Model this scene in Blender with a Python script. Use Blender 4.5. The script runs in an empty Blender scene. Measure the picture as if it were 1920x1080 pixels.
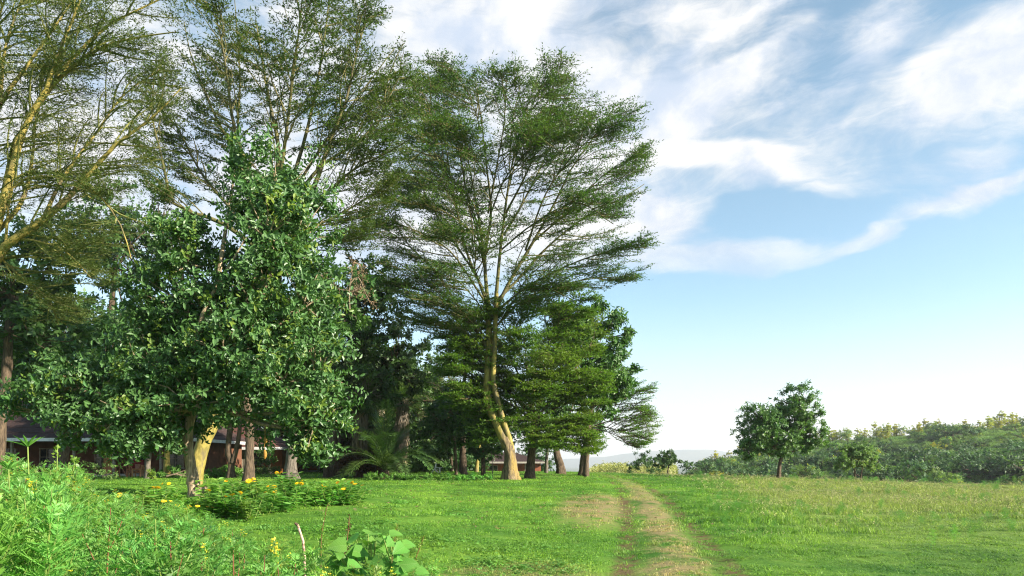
import bpy, math
import numpy as np

S = bpy.context.scene
COL = S.collection
R = math.radians

# ------------------------------------------------------------------ camera
F, CX, HY, EYE = 1280.0, 960.0, 866.0, 1.6
cam = bpy.data.objects.new('camera', bpy.data.cameras.new('camera'))
COL.objects.link(cam)
cam.location = (0, 0, EYE)
cam.rotation_euler = (R(90), 0, 0)
cam.data.sensor_width = 36.0
cam.data.lens = 24.0
cam.data.shift_y = (HY - 540.0) / 1920.0
cam.data.clip_start = 0.05
cam.data.clip_end = 60000
S.camera = cam

# ------------------------------------------------------------------ light
SUN_EL, SUN_AZ = R(24), R(114)            # azimuth clockwise from the view direction (+Y)
SUN_STRENGTH, SKY_STRENGTH, EXPOSURE = 5.0, 0.086, 1.57
sun_dir = np.array([math.sin(SUN_AZ) * math.cos(SUN_EL), math.cos(SUN_AZ) * math.cos(SUN_EL), math.sin(SUN_EL)])
sl = bpy.data.lights.new('sun', 'SUN')
sl.energy = SUN_STRENGTH
sl.angle = R(0.6)
sl.color = (1.0, 0.91, 0.76)
so = bpy.data.objects.new('sun', sl)
COL.objects.link(so)
so.rotation_euler = (math.pi / 2 - SUN_EL, 0, math.pi - SUN_AZ)
S.view_settings.view_transform = 'Standard'
S.view_settings.look = 'None'
S.view_settings.exposure = EXPOSURE
S.view_settings.gamma = 1.0
S.view_settings.use_curve_mapping = False
S.render.engine = 'CYCLES'
cy = S.cycles
cy.max_bounces = 6
cy.diffuse_bounces = 3
cy.glossy_bounces = 2
cy.transmission_bounces = 4
cy.transparent_max_bounces = 8
cy.volume_bounces = 0
cy.use_denoising = True
cy.denoiser = 'OPENIMAGEDENOISE'
cy.denoising_prefilter = 'NONE'
cy.filter_width = 1.15
cy.sample_clamp_indirect = 6.0

# ------------------------------------------------------------------ sky
W = bpy.data.worlds.new('World')
S.world = W
W.use_nodes = True
W.cycles.sampling_method = 'MANUAL'
W.cycles.sample_map_resolution = 512
NT = W.node_tree
NT.nodes.clear()

def nd(nt, typ, **kw):
    n = nt.nodes.new(typ)
    for k, v in kw.items():
        setattr(n, k, v)
    return n

def mth(nt, op, a, b=None, c=None, clamp=False):
    n = nt.nodes.new('ShaderNodeMath')
    n.operation = op
    n.use_clamp = clamp
    for i, v in enumerate((a, b, c)):
        if v is None:
            continue
        if isinstance(v, (int, float)):
            n.inputs[i].default_value = v
        else:
            nt.links.new(v, n.inputs[i])
    return n.outputs[0]

def smooth_range(nt, v, a, b, lo=0.0, hi=1.0):
    n = nt.nodes.new('ShaderNodeMapRange')
    n.interpolation_type = 'SMOOTHSTEP'
    nt.links.new(v, n.inputs[0])
    for i, x in enumerate((a, b, lo, hi)):
        n.inputs[i + 1].default_value = x
    return n.outputs[0]

def mixc(nt, fac, a, b, mode='MIX'):
    n = nt.nodes.new('ShaderNodeMix')
    n.data_type = 'RGBA'
    n.blend_type = mode
    for s, v in ((n.inputs[0], fac), (n.inputs[6], a), (n.inputs[7], b)):
        if isinstance(v, (int, float)):
            s.default_value = v
        elif isinstance(v, tuple):
            s.default_value = (*v, 1.0) if len(v) == 3 else v
        else:
            nt.links.new(v, s)
    return n.outputs[2]

def noise(nt, vec, scale, detail=4.0, rough=0.55, dist=0.0):
    n = nt.nodes.new('ShaderNodeTexNoise')
    n.inputs['Scale'].default_value = scale
    n.inputs['Detail'].default_value = detail
    n.inputs['Roughness'].default_value = rough
    n.inputs['Distortion'].default_value = dist
    if vec is not None:
        nt.links.new(vec, n.inputs['Vector'])
    return n

def build_sky():
    nt = NT
    out = nd(nt, 'ShaderNodeOutputWorld')
    bg = nd(nt, 'ShaderNodeBackground')
    nt.links.new(bg.outputs[0], out.inputs[0])
    bg.inputs[1].default_value = SKY_STRENGTH
    sky = nd(nt, 'ShaderNodeTexSky', sky_type='NISHITA')
    sky.sun_disc = False
    sky.sun_elevation = SUN_EL
    sky.sun_rotation = SUN_AZ
    sky.altitude = 1500
    sky.air_density = 1.0
    sky.dust_density = 0.6
    sky.ozone_density = 1.2
    tc = nd(nt, 'ShaderNodeTexCoord')
    sep = nd(nt, 'ShaderNodeSeparateXYZ')
    nt.links.new(tc.outputs['Generated'], sep.inputs[0])
    az = mth(nt, 'ARCTAN2', sep.outputs[0], sep.outputs[1])
    el = mth(nt, 'ARCSINE', sep.outputs[2])
    cmb = nd(nt, 'ShaderNodeCombineXYZ')
    nt.links.new(az, cmb.inputs[0]); nt.links.new(el, cmb.inputs[1])
    ae = cmb.outputs[0]
    # two scales of domain warp, so the cloud edges curl and fray
    def warp(v, scale, amt, seedz):
        mp = nd(nt, 'ShaderNodeMapping')
        mp.inputs['Location'].default_value = (seedz, 2 * seedz, 0)
        mp.inputs['Rotation'].default_value = (0, 0, R(-18))
        mp.inputs['Scale'].default_value = (0.55, 1.25, 1)
        nt.links.new(v, mp.inputs[0])
        n = noise(nt, mp.outputs[0], scale, 4.0, 0.6)
        s = nd(nt, 'ShaderNodeVectorMath', operation='SUBTRACT')
        nt.links.new(n.outputs['Color'], s.inputs[0]); s.inputs[1].default_value = (0.5, 0.5, 0.5)
        m = nd(nt, 'ShaderNodeVectorMath', operation='MULTIPLY_ADD')
        nt.links.new(s.outputs[0], m.inputs[0]); m.inputs[1].default_value = (amt, amt * 0.7, 0)
        nt.links.new(v, m.inputs[2])
        return m.outputs[0]
    w1 = warp(ae, 4.5, 0.13, 3.1)
    w2 = warp(w1, 17.0, 0.035, 7.7)
    def azel(px, py):
        a = math.atan((px - CX) / F)
        return a, math.atan((HY - py) / F * math.cos(a))
    # broad streaks of cirrus: (x0, y0, x1, y1, half width px, strength)
    strokes = [
        (560, -80, 1330, 60, 150, 0.95), (1080, 330, 1500, -20, 62, 1.0), (1000, 200, 1200, 190, 70, 0.6),
        (640, 380, 1290, 300, 150, 0.85), (1200, 275, 1530, 300, 30, 0.75), (1330, 200, 1950, 190, 130, 0.42),
        (1590, 90, 1710, 10, 46, 0.55), (1740, 175, 2010, 40, 66, 1.05), (1320, 335, 1640, 350, 26, 0.50),
        (1190, 492, 1560, 454, 36, 1.0), (1540, 458, 1680, 405, 18, 0.7), (1650, 395, 2000, 280, 22, 0.72),
        (480, 470, 1180, 490, 130, 0.75), (-400, 260, 640, 230, 260, 0.85), (1780, 290, 1900, 270, 16, 0.5),
        (-300, 560, 640, 560, 110, 0.6), (1180, 420, 1300, 400, 60, 0.5),
        (1060, 80, 1180, 45, 50, -0.38), (1270, 125, 1500, 10, 24, -0.75), (1330, 392, 1590, 372, 30, -0.55),
        (1180, 560, 2000, 440, 36, -0.5), (2200, 200, 2700, 250, 220, 0.5), (900, -500, 1900, -420, 200, 0.5),
        (-1300, 0, -500, 100, 300, 0.5),
    ]
    acc = None
    for x0, y0, x1, y1, w, s in strokes:
        hard = s > 0 and w <= 42 and s >= 0.7
        a0, e0 = azel(x0, y0); a1, e1 = azel(x1, y1)
        L = math.hypot(a1 - a0, e1 - e0)
        mp = nd(nt, 'ShaderNodeMapping', vector_type='TEXTURE')
        mp.inputs['Location'].default_value = ((a0 + a1) / 2, (e0 + e1) / 2, 0)
        mp.inputs['Rotation'].default_value = (0, 0, math.atan2(e1 - e0, a1 - a0))
        mp.inputs['Scale'].default_value = (L * 0.62 + w / F * 0.6, w / F * 1.25, 1)
        nt.links.new(w2, mp.inputs[0])
        ln = nd(nt, 'ShaderNodeVectorMath', operation='LENGTH')
        nt.links.new(mp.outputs[0], ln.inputs[0])
        g = smooth_range(nt, ln.outputs['Value'], 1.0 if hard else 1.15, 0.25 if hard else 0.10, 0.0, s)
        acc = g if acc is None else mth(nt, 'ADD', acc, g)
    # fibre of the cirrus
    mp = nd(nt, 'ShaderNodeMapping')
    mp.inputs['Rotation'].default_value = (0, 0, R(-16))
    mp.inputs['Scale'].default_value = (2.2, 8.5, 1)
    nt.links.new(w1, mp.inputs[0])
    fib = noise(nt, mp.outputs[0], 2.8, 9.0, 0.66, 0.5).outputs['Fac']
    mp2 = nd(nt, 'ShaderNodeMapping')
    mp2.inputs['Location'].default_value = (5, 3, 0)
    mp2.inputs['Scale'].default_value = (1.6, 2.2, 1)
    nt.links.new(w1, mp2.inputs[0])
    puff = noise(nt, mp2.outputs[0], 5.0, 7.0, 0.6, 0.2).outputs['Fac']
    f = mth(nt, 'MULTIPLY_ADD', mth(nt, 'SUBTRACT', fib, 0.5), 1.6, acc)
    f = mth(nt, 'MULTIPLY_ADD', mth(nt, 'SUBTRACT', puff, 0.5), 0.75, f)
    # no cloud in the clear band above the horizon
    low = smooth_range(nt, el, 0.22, 0.33)
    cov = smooth_range(nt, f, 0.02, 1.0)
    cov = mth(nt, 'MULTIPLY', cov, smooth_range(nt, acc, 0.0, 0.28))
    cov = mth(nt, 'MULTIPLY', cov, mth(nt, 'MULTIPLY_ADD', low, 0.75, 0.25), clamp=True)
    shade = smooth_range(nt, puff, 0.34, 0.6)
    white = mixc(nt, shade, tuple(v * CLOUD for v in (0.66, 0.76, 0.92)), tuple(v * CLOUD for v in (1.0, 1.0, 1.0)))
    # the milky veil that whitens the sky towards the horizon
    veil = smooth_range(nt, el, 0.235, -0.02, 0.0, 0.82)
    hs = nd(nt, 'ShaderNodeHueSaturation')
    hs.inputs['Saturation'].default_value = 0.93
    hs.inputs['Hue'].default_value = 0.478
    hs.inputs['Value'].default_value = SKY_GAIN
    nt.links.new(sky.outputs[0], hs.inputs['Color'])
    base = mixc(nt, veil, hs.outputs[0], tuple(v * CLOUD for v in (0.94, 0.90, 0.84)))
    col = mixc(nt, cov, base, white)
    nt.links.new(col, bg.inputs[0])
CLOUD = 4.05
SKY_GAIN = 1.0
build_sky()
# ------------------------------------------------------------------ helpers
def P(px, py, Y):
    return np.array([(px - CX) / F * Y, Y, EYE + (HY - py) / F * Y])

def sm(a, b, v):
    t = np.clip((v - a) / (b - a), 0, 1)
    return t * t * (3 - 2 * t)

def unit(v):
    return v / np.maximum(np.linalg.norm(v, axis=-1, keepdims=True), 1e-9)

class G:
    """collects triangles and quads, then links them as ONE mesh object"""
    def __init__(s):
        s.v, s.q, s.t, s.n = [], [], [], 0
    def add(s, v, q=None, t=None, m=0):
        v = np.asarray(v, dtype=np.float64).reshape(-1, 3)
        if q is not None and len(q):
            s.q.append((np.asarray(q) + s.n, m))
        if t is not None and len(t):
            s.t.append((np.asarray(t) + s.n, m))
        s.v.append(v); s.n += len(v)
    def mesh(s, name, mats, smooth=False, origin=None):
        v = np.concatenate(s.v)
        if origin is not None:
            v = v - np.asarray(origin)
        me = bpy.data.meshes.new(name)
        nq = sum(len(a) for a, _ in s.q); ntr = sum(len(a) for a, _ in s.t)
        loops = np.concatenate([a.reshape(-1) for a, _ in s.q] + [a.reshape(-1) for a, _ in s.t]).astype(np.int32)
        start = np.concatenate([np.arange(nq) * 4, nq * 4 + np.arange(ntr) * 3]).astype(np.int32)
        total = np.concatenate([np.full(nq, 4), np.full(ntr, 3)]).astype(np.int32)
        mi = np.concatenate([np.full(len(a), m) for a, m in s.q] + [np.full(len(a), m) for a, m in s.t]).astype(np.int32)
        me.vertices.add(len(v)); me.vertices.foreach_set('co', v.astype(np.float32).reshape(-1))
        me.loops.add(len(loops)); me.loops.foreach_set('vertex_index', loops)
        me.polygons.add(len(start))
        me.polygons.foreach_set('loop_start', start)
        me.polygons.foreach_set('loop_total', total)
        me.polygons.foreach_set('material_index', mi)
        me.polygons.foreach_set('use_smooth', np.full(len(start), smooth))
        for m in mats:
            me.materials.append(m)
        me.update(calc_edges=True)
        return me
    def build(s, name, mats, parent=None, smooth=False, origin=None):
        if not isinstance(mats, (list, tuple)):
            mats = [mats]
        if origin is None and parent is not None:
            o_ = parent
            origin = np.zeros(3)
            while o_ is not None:
                origin = origin + np.array(o_.location); o_ = o_.parent
        return link(name, s.mesh(name, mats, smooth, origin), parent)

def link(name, me, parent=None):
    o = bpy.data.objects.new(name, me)
    COL.objects.link(o)
    if parent is not None:
        o.parent = parent
    return o

def tag(o, label=None, cat=None, group=None, kind=None):
    for k, v in (('label', label), ('category', cat), ('group', group), ('kind', kind)):
        if v:
            o[k] = v
    return o

def thing(name, label, cat, loc=(0, 0, 0), group=None):
    o = bpy.data.objects.new(name, None)
    o.empty_display_size = 0.2
    COL.objects.link(o)
    o.location = tuple(float(x) for x in loc)
    return tag(o, label, cat, group)

def dup(root, loc, rz=0.0, sc=1.0, label=None, group=None):
    r = root.copy(); COL.objects.link(r)
    r.location = tuple(float(x) for x in loc); r.rotation_euler = (0, 0, rz)
    r.scale = (sc, sc, sc) if isinstance(sc, (int, float)) else tuple(sc)
    if label: r['label'] = label
    if group: r['group'] = group
    def rec(src, dst):
        for ch in list(src.children):
            c = ch.copy(); COL.objects.link(c); c.parent = dst
            rec(ch, c)
    rec(root, r)
    return r

LATER = []
def name_later(o, head, zone, px, group):
    o['group'] = group
    LATER.append((o, head, zone, px))

ORD = 'first second third fourth fifth sixth seventh eighth ninth tenth eleventh twelfth thirteenth fourteenth fifteenth sixteenth'.split()
def name_repeats():
    """labels for look-alikes: alone in its place, or counted from the left"""
    sets = {}
    for o, head, zone, px in LATER:
        sets.setdefault((head, zone), []).append((px, o))
    for (head, zone), m in sets.items():
        m.sort(key=lambda q: q[0])
        for i, (px, o) in enumerate(m):
            if len(m) == 1:
                o['label'] = f'{head} {zone}'
            elif i == len(m) - 1:
                o['label'] = f'rightmost {head} {zone}'
            elif i == 0:
                o['label'] = f'leftmost {head} {zone}'
            else:
                o['label'] = f'{ORD[min(i, 15)]} {head} from the left {zone}'

def box(g, c, s, m=0, rz=0.0):
    """box centred at c with full size s"""
    x, y, z = np.array(s) / 2.0
    v = np.array([(-x, -y, -z), (x, -y, -z), (x, y, -z), (-x, y, -z), (-x, -y, z), (x, -y, z), (x, y, z), (-x, y, z)])
    if rz:
        ca, sa = math.cos(rz), math.sin(rz)
        v = np.stack([v[:, 0] * ca - v[:, 1] * sa, v[:, 0] * sa + v[:, 1] * ca, v[:, 2]], 1)
    g.add(v + np.array(c), [(0, 3, 2, 1), (4, 5, 6, 7), (0, 1, 5, 4), (1, 2, 6, 5), (2, 3, 7, 6), (3, 0, 4, 7)], m=m)

def bar(g, a, b, w, h, m=0):
    """square bar from a to b"""
    a, b = np.array(a, float), np.array(b, float)
    t = unit(b - a); up = np.array([0, 0, 1.0]) if abs(t[2]) < 0.95 else np.array([0, 1.0, 0])
    s = unit(np.cross(t, up)); u = np.cross(s, t)
    r = [s * w / 2 + u * h / 2, -s * w / 2 + u * h / 2, -s * w / 2 - u * h / 2, s * w / 2 - u * h / 2]
    g.add([a + k for k in r] + [b + k for k in r], [(0, 1, 2, 3), (7, 6, 5, 4), (0, 4, 5, 1), (1, 5, 6, 2), (2, 6, 7, 3), (3, 7, 4, 0)], m=m)

def tubes(g, Pn, Rn, sides=5, m=0, wob=0.0, rng=None):
    """many tubes at once: Pn [n,k,3], Rn [n,k]"""
    Pn = np.asarray(Pn, float); Rn = np.asarray(Rn, float)
    n, k, _ = Pn.shape
    if n == 0: return
    T = unit(np.gradient(Pn, axis=1))
    ref = np.where(np.abs(T[:, :1, 2:3]) > 0.8, np.array([1.0, 0.2, 0]), np.array([0.1, 0.0, 1.0]))
    ref = np.repeat(ref, k, 1)
    A = unit(np.cross(T, ref)); B = np.cross(T, A)
    th = np.arange(sides) * 2 * np.pi / sides
    rad = Rn[:, :, None]
    if wob and rng is not None:
        rad = rad * (1 + wob * (rng.random((n, k, sides)) - 0.5))
    V = Pn[:, :, None, :] + rad[..., None] * (A[:, :, None, :] * np.cos(th)[None, None, :, None] + B[:, :, None, :] * np.sin(th)[None, None, :, None])
    i = np.arange(n)[:, None, None] * k * sides
    j = np.arange(k - 1)[None, :, None] * sides
    c = np.arange(sides)[None, None, :]; c2 = (c + 1) % sides
    q = np.stack([i + j + c, i + j + c2, i + j + sides + c2, i + j + sides + c], -1).reshape(-1, 4)
    g.add(V.reshape(-1, 3), q, m=m)

def cones(g, p0, p1, r, m=0):
    """thin three sided twigs from p0 to p1 that end in a point"""
    n = len(p0)
    if n == 0: return
    t = unit(p1 - p0)
    a = unit(np.cross(t, np.array([0.31, 0.17, 0.93]))); b = np.cross(t, a)
    r = np.broadcast_to(np.asarray(r, float), (n,))[:, None]
    v = np.stack([p0 + a * r, p0 + (-0.5 * a + 0.87 * b) * r, p0 + (-0.5 * a - 0.87 * b) * r, p1], 1)
    i = np.arange(n)[:, None] * 4
    t3 = np.concatenate([i + np.array([0, 1, 3]), i + np.array([1, 2, 3]), i + np.array([2, 0, 3])])
    g.add(v.reshape(-1, 3), t=t3, m=m)

def rhombs(g, p, d, nrm, L, Wd, m=0):
    """flat leaves as one quad each: base p, direction d, face normal nrm"""
    n = len(p)
    if n == 0: return
    d = unit(d); s = unit(np.cross(d, nrm))
    L = np.broadcast_to(np.asarray(L, float), (n,))[:, None]; Wd = np.broadcast_to(np.asarray(Wd, float), (n,))[:, None]
    v = np.stack([p, p + d * L * 0.45 + s * Wd / 2, p + d * L, p + d * L * 0.45 - s * Wd / 2], 1)
    g.add(v.reshape(-1, 3), np.arange(n)[:, None] * 4 + np.arange(4), m=m)

def leaves(g, p, d, nrm, L, Wd, fold=0.18, curl=0.12, m=0):
    """broad leaves folded along the midrib and curved downwards: six triangles"""
    n = len(p)
    if n == 0: return
    d = unit(d); s = unit(np.cross(d, nrm)); u = np.cross(s, d)
    L = np.broadcast_to(np.asarray(L, float), (n,))[:, None]; Wd = np.broadcast_to(np.asarray(Wd, float), (n,))[:, None]
    a = p
    m1 = p + d * L * 0.5 - u * L * curl * 0.35
    tip = p + d * L * 0.98 - u * L * curl
    l1 = p + d * L * 0.30 + s * Wd * 0.42 + u * Wd * fold; r1 = p + d * L * 0.30 - s * Wd * 0.42 + u * Wd * fold
    l2 = p + d * L * 0.68 + s * Wd * 0.42 + u * (Wd * fold - L * curl * 0.5); r2 = p + d * L * 0.68 - s * Wd * 0.42 + u * (Wd * fold - L * curl * 0.5)
    v = np.stack([a, m1, tip, l1, l2, r1, r2], 1)
    i = np.arange(n)[:, None] * 7
    q = np.concatenate([i + np.array([0, 1, 4, 3]), i + np.array([0, 5, 6, 1])])
    t = np.concatenate([i + np.array([1, 2, 4]), i + np.array([1, 6, 2])])
    g.add(v.reshape(-1, 3), q, t, m=m)

def smoothline(pts, k):
    """Catmull-Rom through pts, resampled to k points"""
    pts = np.asarray(pts, float)
    e = np.vstack([2 * pts[0] - pts[1], pts, 2 * pts[-1] - pts[-2]])
    o = []
    for i in range(1, len(e) - 2):
        t = np.linspace(0, 1, 12, endpoint=False)[:, None]
        a, b, c, d = e[i - 1], e[i], e[i + 1], e[i + 2]
        o.append(0.5 * (2 * b + (c - a) * t + (2 * a - 5 * b + 4 * c - d) * t ** 2 + (3 * b - a - 3 * c + d) * t ** 3))
    o = np.vstack(o + [pts[-1:]])
    s = np.r_[0, np.cumsum(np.linalg.norm(np.diff(o, axis=0), axis=1))]
    u = np.linspace(0, s[-1], k)
    return np.stack([np.interp(u, s, o[:, j]) for j in range(3)], 1)

def along(Pn, idx, t):
    """position and tangent at parameter t of curve idx"""
    k = Pn.shape[1]
    f = np.clip(t, 0, 0.9999) * (k - 1); i = f.astype(int); w = (f - i)[:, None]
    a = Pn[idx, i]; b = Pn[idx, i + 1]
    return a * (1 - w) + b * w, unit(b - a)

def grow(rng, p0, d0, L, k, pull, wob):
    """curves that start along d0 and are bent by pull (vector per step) and noise"""
    n = len(p0)
    out = np.empty((n, k, 3)); out[:, 0] = p0
    d = unit(d0); st = (np.asarray(L) / (k - 1))[:, None]
    for j in range(1, k):
        out[:, j] = out[:, j - 1] + d * st
        d = unit(d + pull + rng.normal(0, wob, (n, 3)))
    return out

# ------------------------------------------------------------------ materials
def newmat(name):
    m = bpy.data.materials.new(name)
    m.use_nodes = True
    m.node_tree.nodes.clear()
    return m, m.node_tree

def leaf_mat(name, c1, c2, rough=0.5, trans=0.35, scale=0.35, c3=None, spec=0.4, tcol=1.25, var=0.3):
    m, nt = newmat(name)
    out = nd(nt, 'ShaderNodeOutputMaterial')
    geo = nd(nt, 'ShaderNodeNewGeometry')
    oi = nd(nt, 'ShaderNodeObjectInfo')
    col = mixc(nt, geo.outputs['Random Per Island'], c1, c2)
    n = noise(nt, geo.outputs['Position'], scale, 3.0, 0.6)
    mid = tuple((a + b) / 2 for a, b in zip(c1, c2))
    c3 = c3 or (mid[0] * 1.5, mid[1] * 1.25, mid[2] * 0.9)
    col = mixc(nt, smooth_range(nt, n.outputs['Fac'], 0.42, 0.68, 0.0, 0.8), col, c3)
    hv = nd(nt, 'ShaderNodeHueSaturation')
    nt.links.new(mth(nt, 'MULTIPLY_ADD', oi.outputs['Random'], var, 1.0 - var / 2), hv.inputs['Value'])
    nt.links.new(mth(nt, 'MULTIPLY_ADD', oi.outputs['Random'], 0.02, 0.49), hv.inputs['Hue'])
    nt.links.new(col, hv.inputs['Color'])
    col = hv.outputs[0]
    b = nd(nt, 'ShaderNodeBsdfPrincipled')
    nt.links.new(col, b.inputs['Base Color'])
    b.inputs['Roughness'].default_value = rough
    b.inputs['Specular IOR Level'].default_value = spec
    t = nd(nt, 'ShaderNodeBsdfTranslucent')
    tc = mixc(nt, 1.0, col, (1.05 * tcol, 1.15 * tcol, 0.55 * tcol), 'MULTIPLY')
    nt.links.new(tc, t.inputs[0])
    mx = nd(nt, 'ShaderNodeMixShader')
    mx.inputs[0].default_value = trans
    nt.links.new(b.outputs[0], mx.inputs[1]); nt.links.new(t.outputs[0], mx.inputs[2])
    nt.links.new(mx.outputs[0], out.inputs[0])
    return m

def rough_mat(name, c1, c2, scale=6.0, rough=0.85, bump=0.4, stretch=(1, 1, 1), c3=None, dist=0.02, spec=0.3, lo=0.35, hi=0.65):
    m, nt = newmat(name)
    out = nd(nt, 'ShaderNodeOutputMaterial')
    tc = nd(nt, 'ShaderNodeTexCoord')
    mp = nd(nt, 'ShaderNodeMapping')
    mp.inputs['Scale'].default_value = stretch
    nt.links.new(tc.outputs['Object'], mp.inputs[0])
    n = noise(nt, mp.outputs[0], scale, 6.0, 0.62, 0.3)
    col = mixc(nt, smooth_range(nt, n.outputs['Fac'], lo, hi), c1, c2)
    if c3:
        n2 = noise(nt, mp.outputs[0], scale * 0.23, 3.0, 0.6)
        col = mixc(nt, smooth_range(nt, n2.outputs['Fac'], 0.5, 0.64, 0, 0.85), col, c3)
    b = nd(nt, 'ShaderNodeBsdfPrincipled')
    nt.links.new(col, b.inputs['Base Color'])
    b.inputs['Roughness'].default_value = rough
    b.inputs['Specular IOR Level'].default_value = spec
    if bump:
        bp = nd(nt, 'ShaderNodeBump')
        bp.inputs['Strength'].default_value = bump
        bp.inputs['Distance'].default_value = dist
        nt.links.new(n.outputs['Fac'], bp.inputs['Height'])
        nt.links.new(bp.outputs[0], b.inputs['Normal'])
    nt.links.new(b.outputs[0], out.inputs[0])
    return m

M = {}
M['fever_bark'] = rough_mat('fever bark', (0.17, 0.145, 0.035), (0.34, 0.265, 0.065), 5.0, 0.7, 0.6, (1.5, 1.5, 0.6), c3=(0.12, 0.095, 0.05))
M['fever_limb_backlit'] = rough_mat('fever limb bark', (0.06, 0.06, 0.02), (0.14, 0.125, 0.038), 5.0, 0.8, 0.4, (1.5, 1.5, 0.6), c3=(0.09, 0.075, 0.04))  # darker copy of the fever bark: backlit shade of the limbs painted in
M['olive_twig'] = rough_mat('olive twig', (0.10, 0.11, 0.03), (0.17, 0.17, 0.045), 2.0, 0.8, 0)
M['fever_twig'] = rough_mat('fever twig', (0.09, 0.085, 0.03), (0.15, 0.13, 0.045), 2.0, 0.8, 0)
M['old_bark'] = rough_mat('old fever bark', (0.075, 0.055, 0.035), (0.24, 0.18, 0.095), 4.5, 0.9, 1.0, (2.2, 2.2, 0.35), c3=(0.26, 0.18, 0.05), dist=0.06)
M['brown_bark'] = rough_mat('brown bark', (0.042, 0.030, 0.020), (0.125, 0.088, 0.056), 7.0, 0.9, 0.8, (2.5, 2.5, 0.4), dist=0.03)
M['pale_bark'] = rough_mat('pale bark', (0.17, 0.125, 0.075), (0.40, 0.31, 0.20), 8.0, 0.9, 0.9, (2.6, 2.6, 0.35), dist=0.03)
M['grey_bark'] = rough_mat('grey bark', (0.06, 0.05, 0.04), (0.17, 0.145, 0.115), 9.0, 0.9, 0.8, (2.4, 2.4, 0.4), dist=0.03)
M['dry_twig'] = rough_mat('dry twig', (0.15, 0.11, 0.075), (0.26, 0.195, 0.13), 8.0, 0.9, 0)
M['fever_leaf'] = leaf_mat('fever leaflets', (0.036, 0.085, 0.014), (0.070, 0.14, 0.022), 0.6, 0.42, 0.28, c3=(0.085, 0.13, 0.018))
M['fever_leaf_near'] = leaf_mat('fever leaflets olive', (0.06, 0.095, 0.022), (0.10, 0.14, 0.035), 0.6, 0.42, 0.3, c3=(0.10, 0.12, 0.03))
M['fever_leaf_low'] = leaf_mat('acacia leaflets', (0.062, 0.15, 0.016), (0.115, 0.23, 0.026), 0.6, 0.48, 0.35, c3=(0.15, 0.23, 0.024))
M['glossy_leaf'] = leaf_mat('glossy dark leaf', (0.040, 0.106, 0.029), (0.085, 0.19, 0.052), 0.42, 0.24, 0.6, c3=(0.085, 0.19, 0.048), spec=0.45)
M['young_leaf'] = leaf_mat('young leaf', (0.10, 0.20, 0.03), (0.16, 0.24, 0.04), 0.45, 0.35, 0.8)
M['dark_leaf'] = leaf_mat('dark evergreen leaf', (0.027, 0.072, 0.018), (0.056, 0.125, 0.028), 0.5, 0.3, 0.4, c3=(0.072, 0.13, 0.026))
M['mid_leaf'] = leaf_mat('mid green leaf', (0.034, 0.090, 0.018), (0.070, 0.155, 0.030), 0.45, 0.34, 0.45, c3=(0.090, 0.16, 0.024))
M['bush_leaf'] = leaf_mat('bush leaf', (0.090, 0.175, 0.045), (0.15, 0.25, 0.065), 0.6, 0.38, 0.15, c3=(0.18, 0.26, 0.06))
M['bush_leaf_dark'] = leaf_mat('dark bush leaf', (0.036, 0.082, 0.030), (0.062, 0.120, 0.042), 0.6, 0.34, 0.15)
M['bush_leaf_sun_lime'] = leaf_mat('lime bush leaf', (0.21, 0.245, 0.030), (0.33, 0.32, 0.040), 0.6, 0.45, 0.15)  # lime leaf with the gold of low sunlight painted into its colour
M['weed_leaf'] = leaf_mat('weed leaf', (0.092, 0.235, 0.042), (0.15, 0.325, 0.062), 0.5, 0.43, 1.2, c3=(0.22, 0.33, 0.05), var=0.75)
M['weed_leaf_blue'] = leaf_mat('bluish weed leaf', (0.11, 0.28, 0.06), (0.18, 0.38, 0.09), 0.5, 0.45, 1.2)
M['bed_leaf'] = leaf_mat('flower bed leaf', (0.065, 0.19, 0.034), (0.13, 0.30, 0.05), 0.5, 0.38, 1.0)
M['maroon_leaf'] = leaf_mat('maroon leaf', (0.045, 0.022, 0.014), (0.12, 0.065, 0.022), 0.5, 0.25, 0.8)
M['palm_leaf'] = leaf_mat('palm leaf', (0.045, 0.10, 0.028), (0.09, 0.165, 0.042), 0.4, 0.28, 0.7)
M['dead_leaf'] = leaf_mat('dead palm leaf', (0.17, 0.14, 0.11), (0.30, 0.26, 0.21), 0.8, 0.15, 1.0)
M['dry_leaf'] = leaf_mat('dry leaf', (0.15, 0.095, 0.06), (0.22, 0.15, 0.095), 0.8, 0.25, 1.0)
M['stem'] = rough_mat('green stem', (0.11, 0.17, 0.035), (0.19, 0.25, 0.05), 12.0, 0.6, 0)
M['red_stem'] = rough_mat('red brown stem', (0.12, 0.045, 0.022), (0.20, 0.08, 0.04), 12.0, 0.7, 0)
M['petal'] = leaf_mat('yellow petal', (0.82, 0.47, 0.010), (0.90, 0.60, 0.02), 0.6, 0.3, 2.0, c3=(0.86, 0.52, 0.01), tcol=0.9)
M['pale_petal'] = leaf_mat('lemon petal', (0.72, 0.62, 0.04), (0.80, 0.72, 0.09), 0.6, 0.3, 2.0, c3=(0.75, 0.65, 0.05), tcol=0.9)
M['flower_eye'] = rough_mat('flower centre', (0.35, 0.14, 0.01), (0.5, 0.2, 0.02), 30, 0.8, 0)
# ------------------------------------------------------------------ the lie of the land
def crest(x):
    return np.interp(x, [-40, -16, -12, 0, 8, 20, 33, 60], [115, 110, 78, 73, 74, 62, 47, 40])

def ridge_h(a):
    return np.interp(a, [0.20, 0.26, 0.30, 0.38, 0.47, 0.617, 0.75, 1.0, 2.0, 4.0], [-5, -2.5, 0.6, 4.6, 8.2, 12.2, 16.5, 21.0, 25.0, 22.0])

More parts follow.
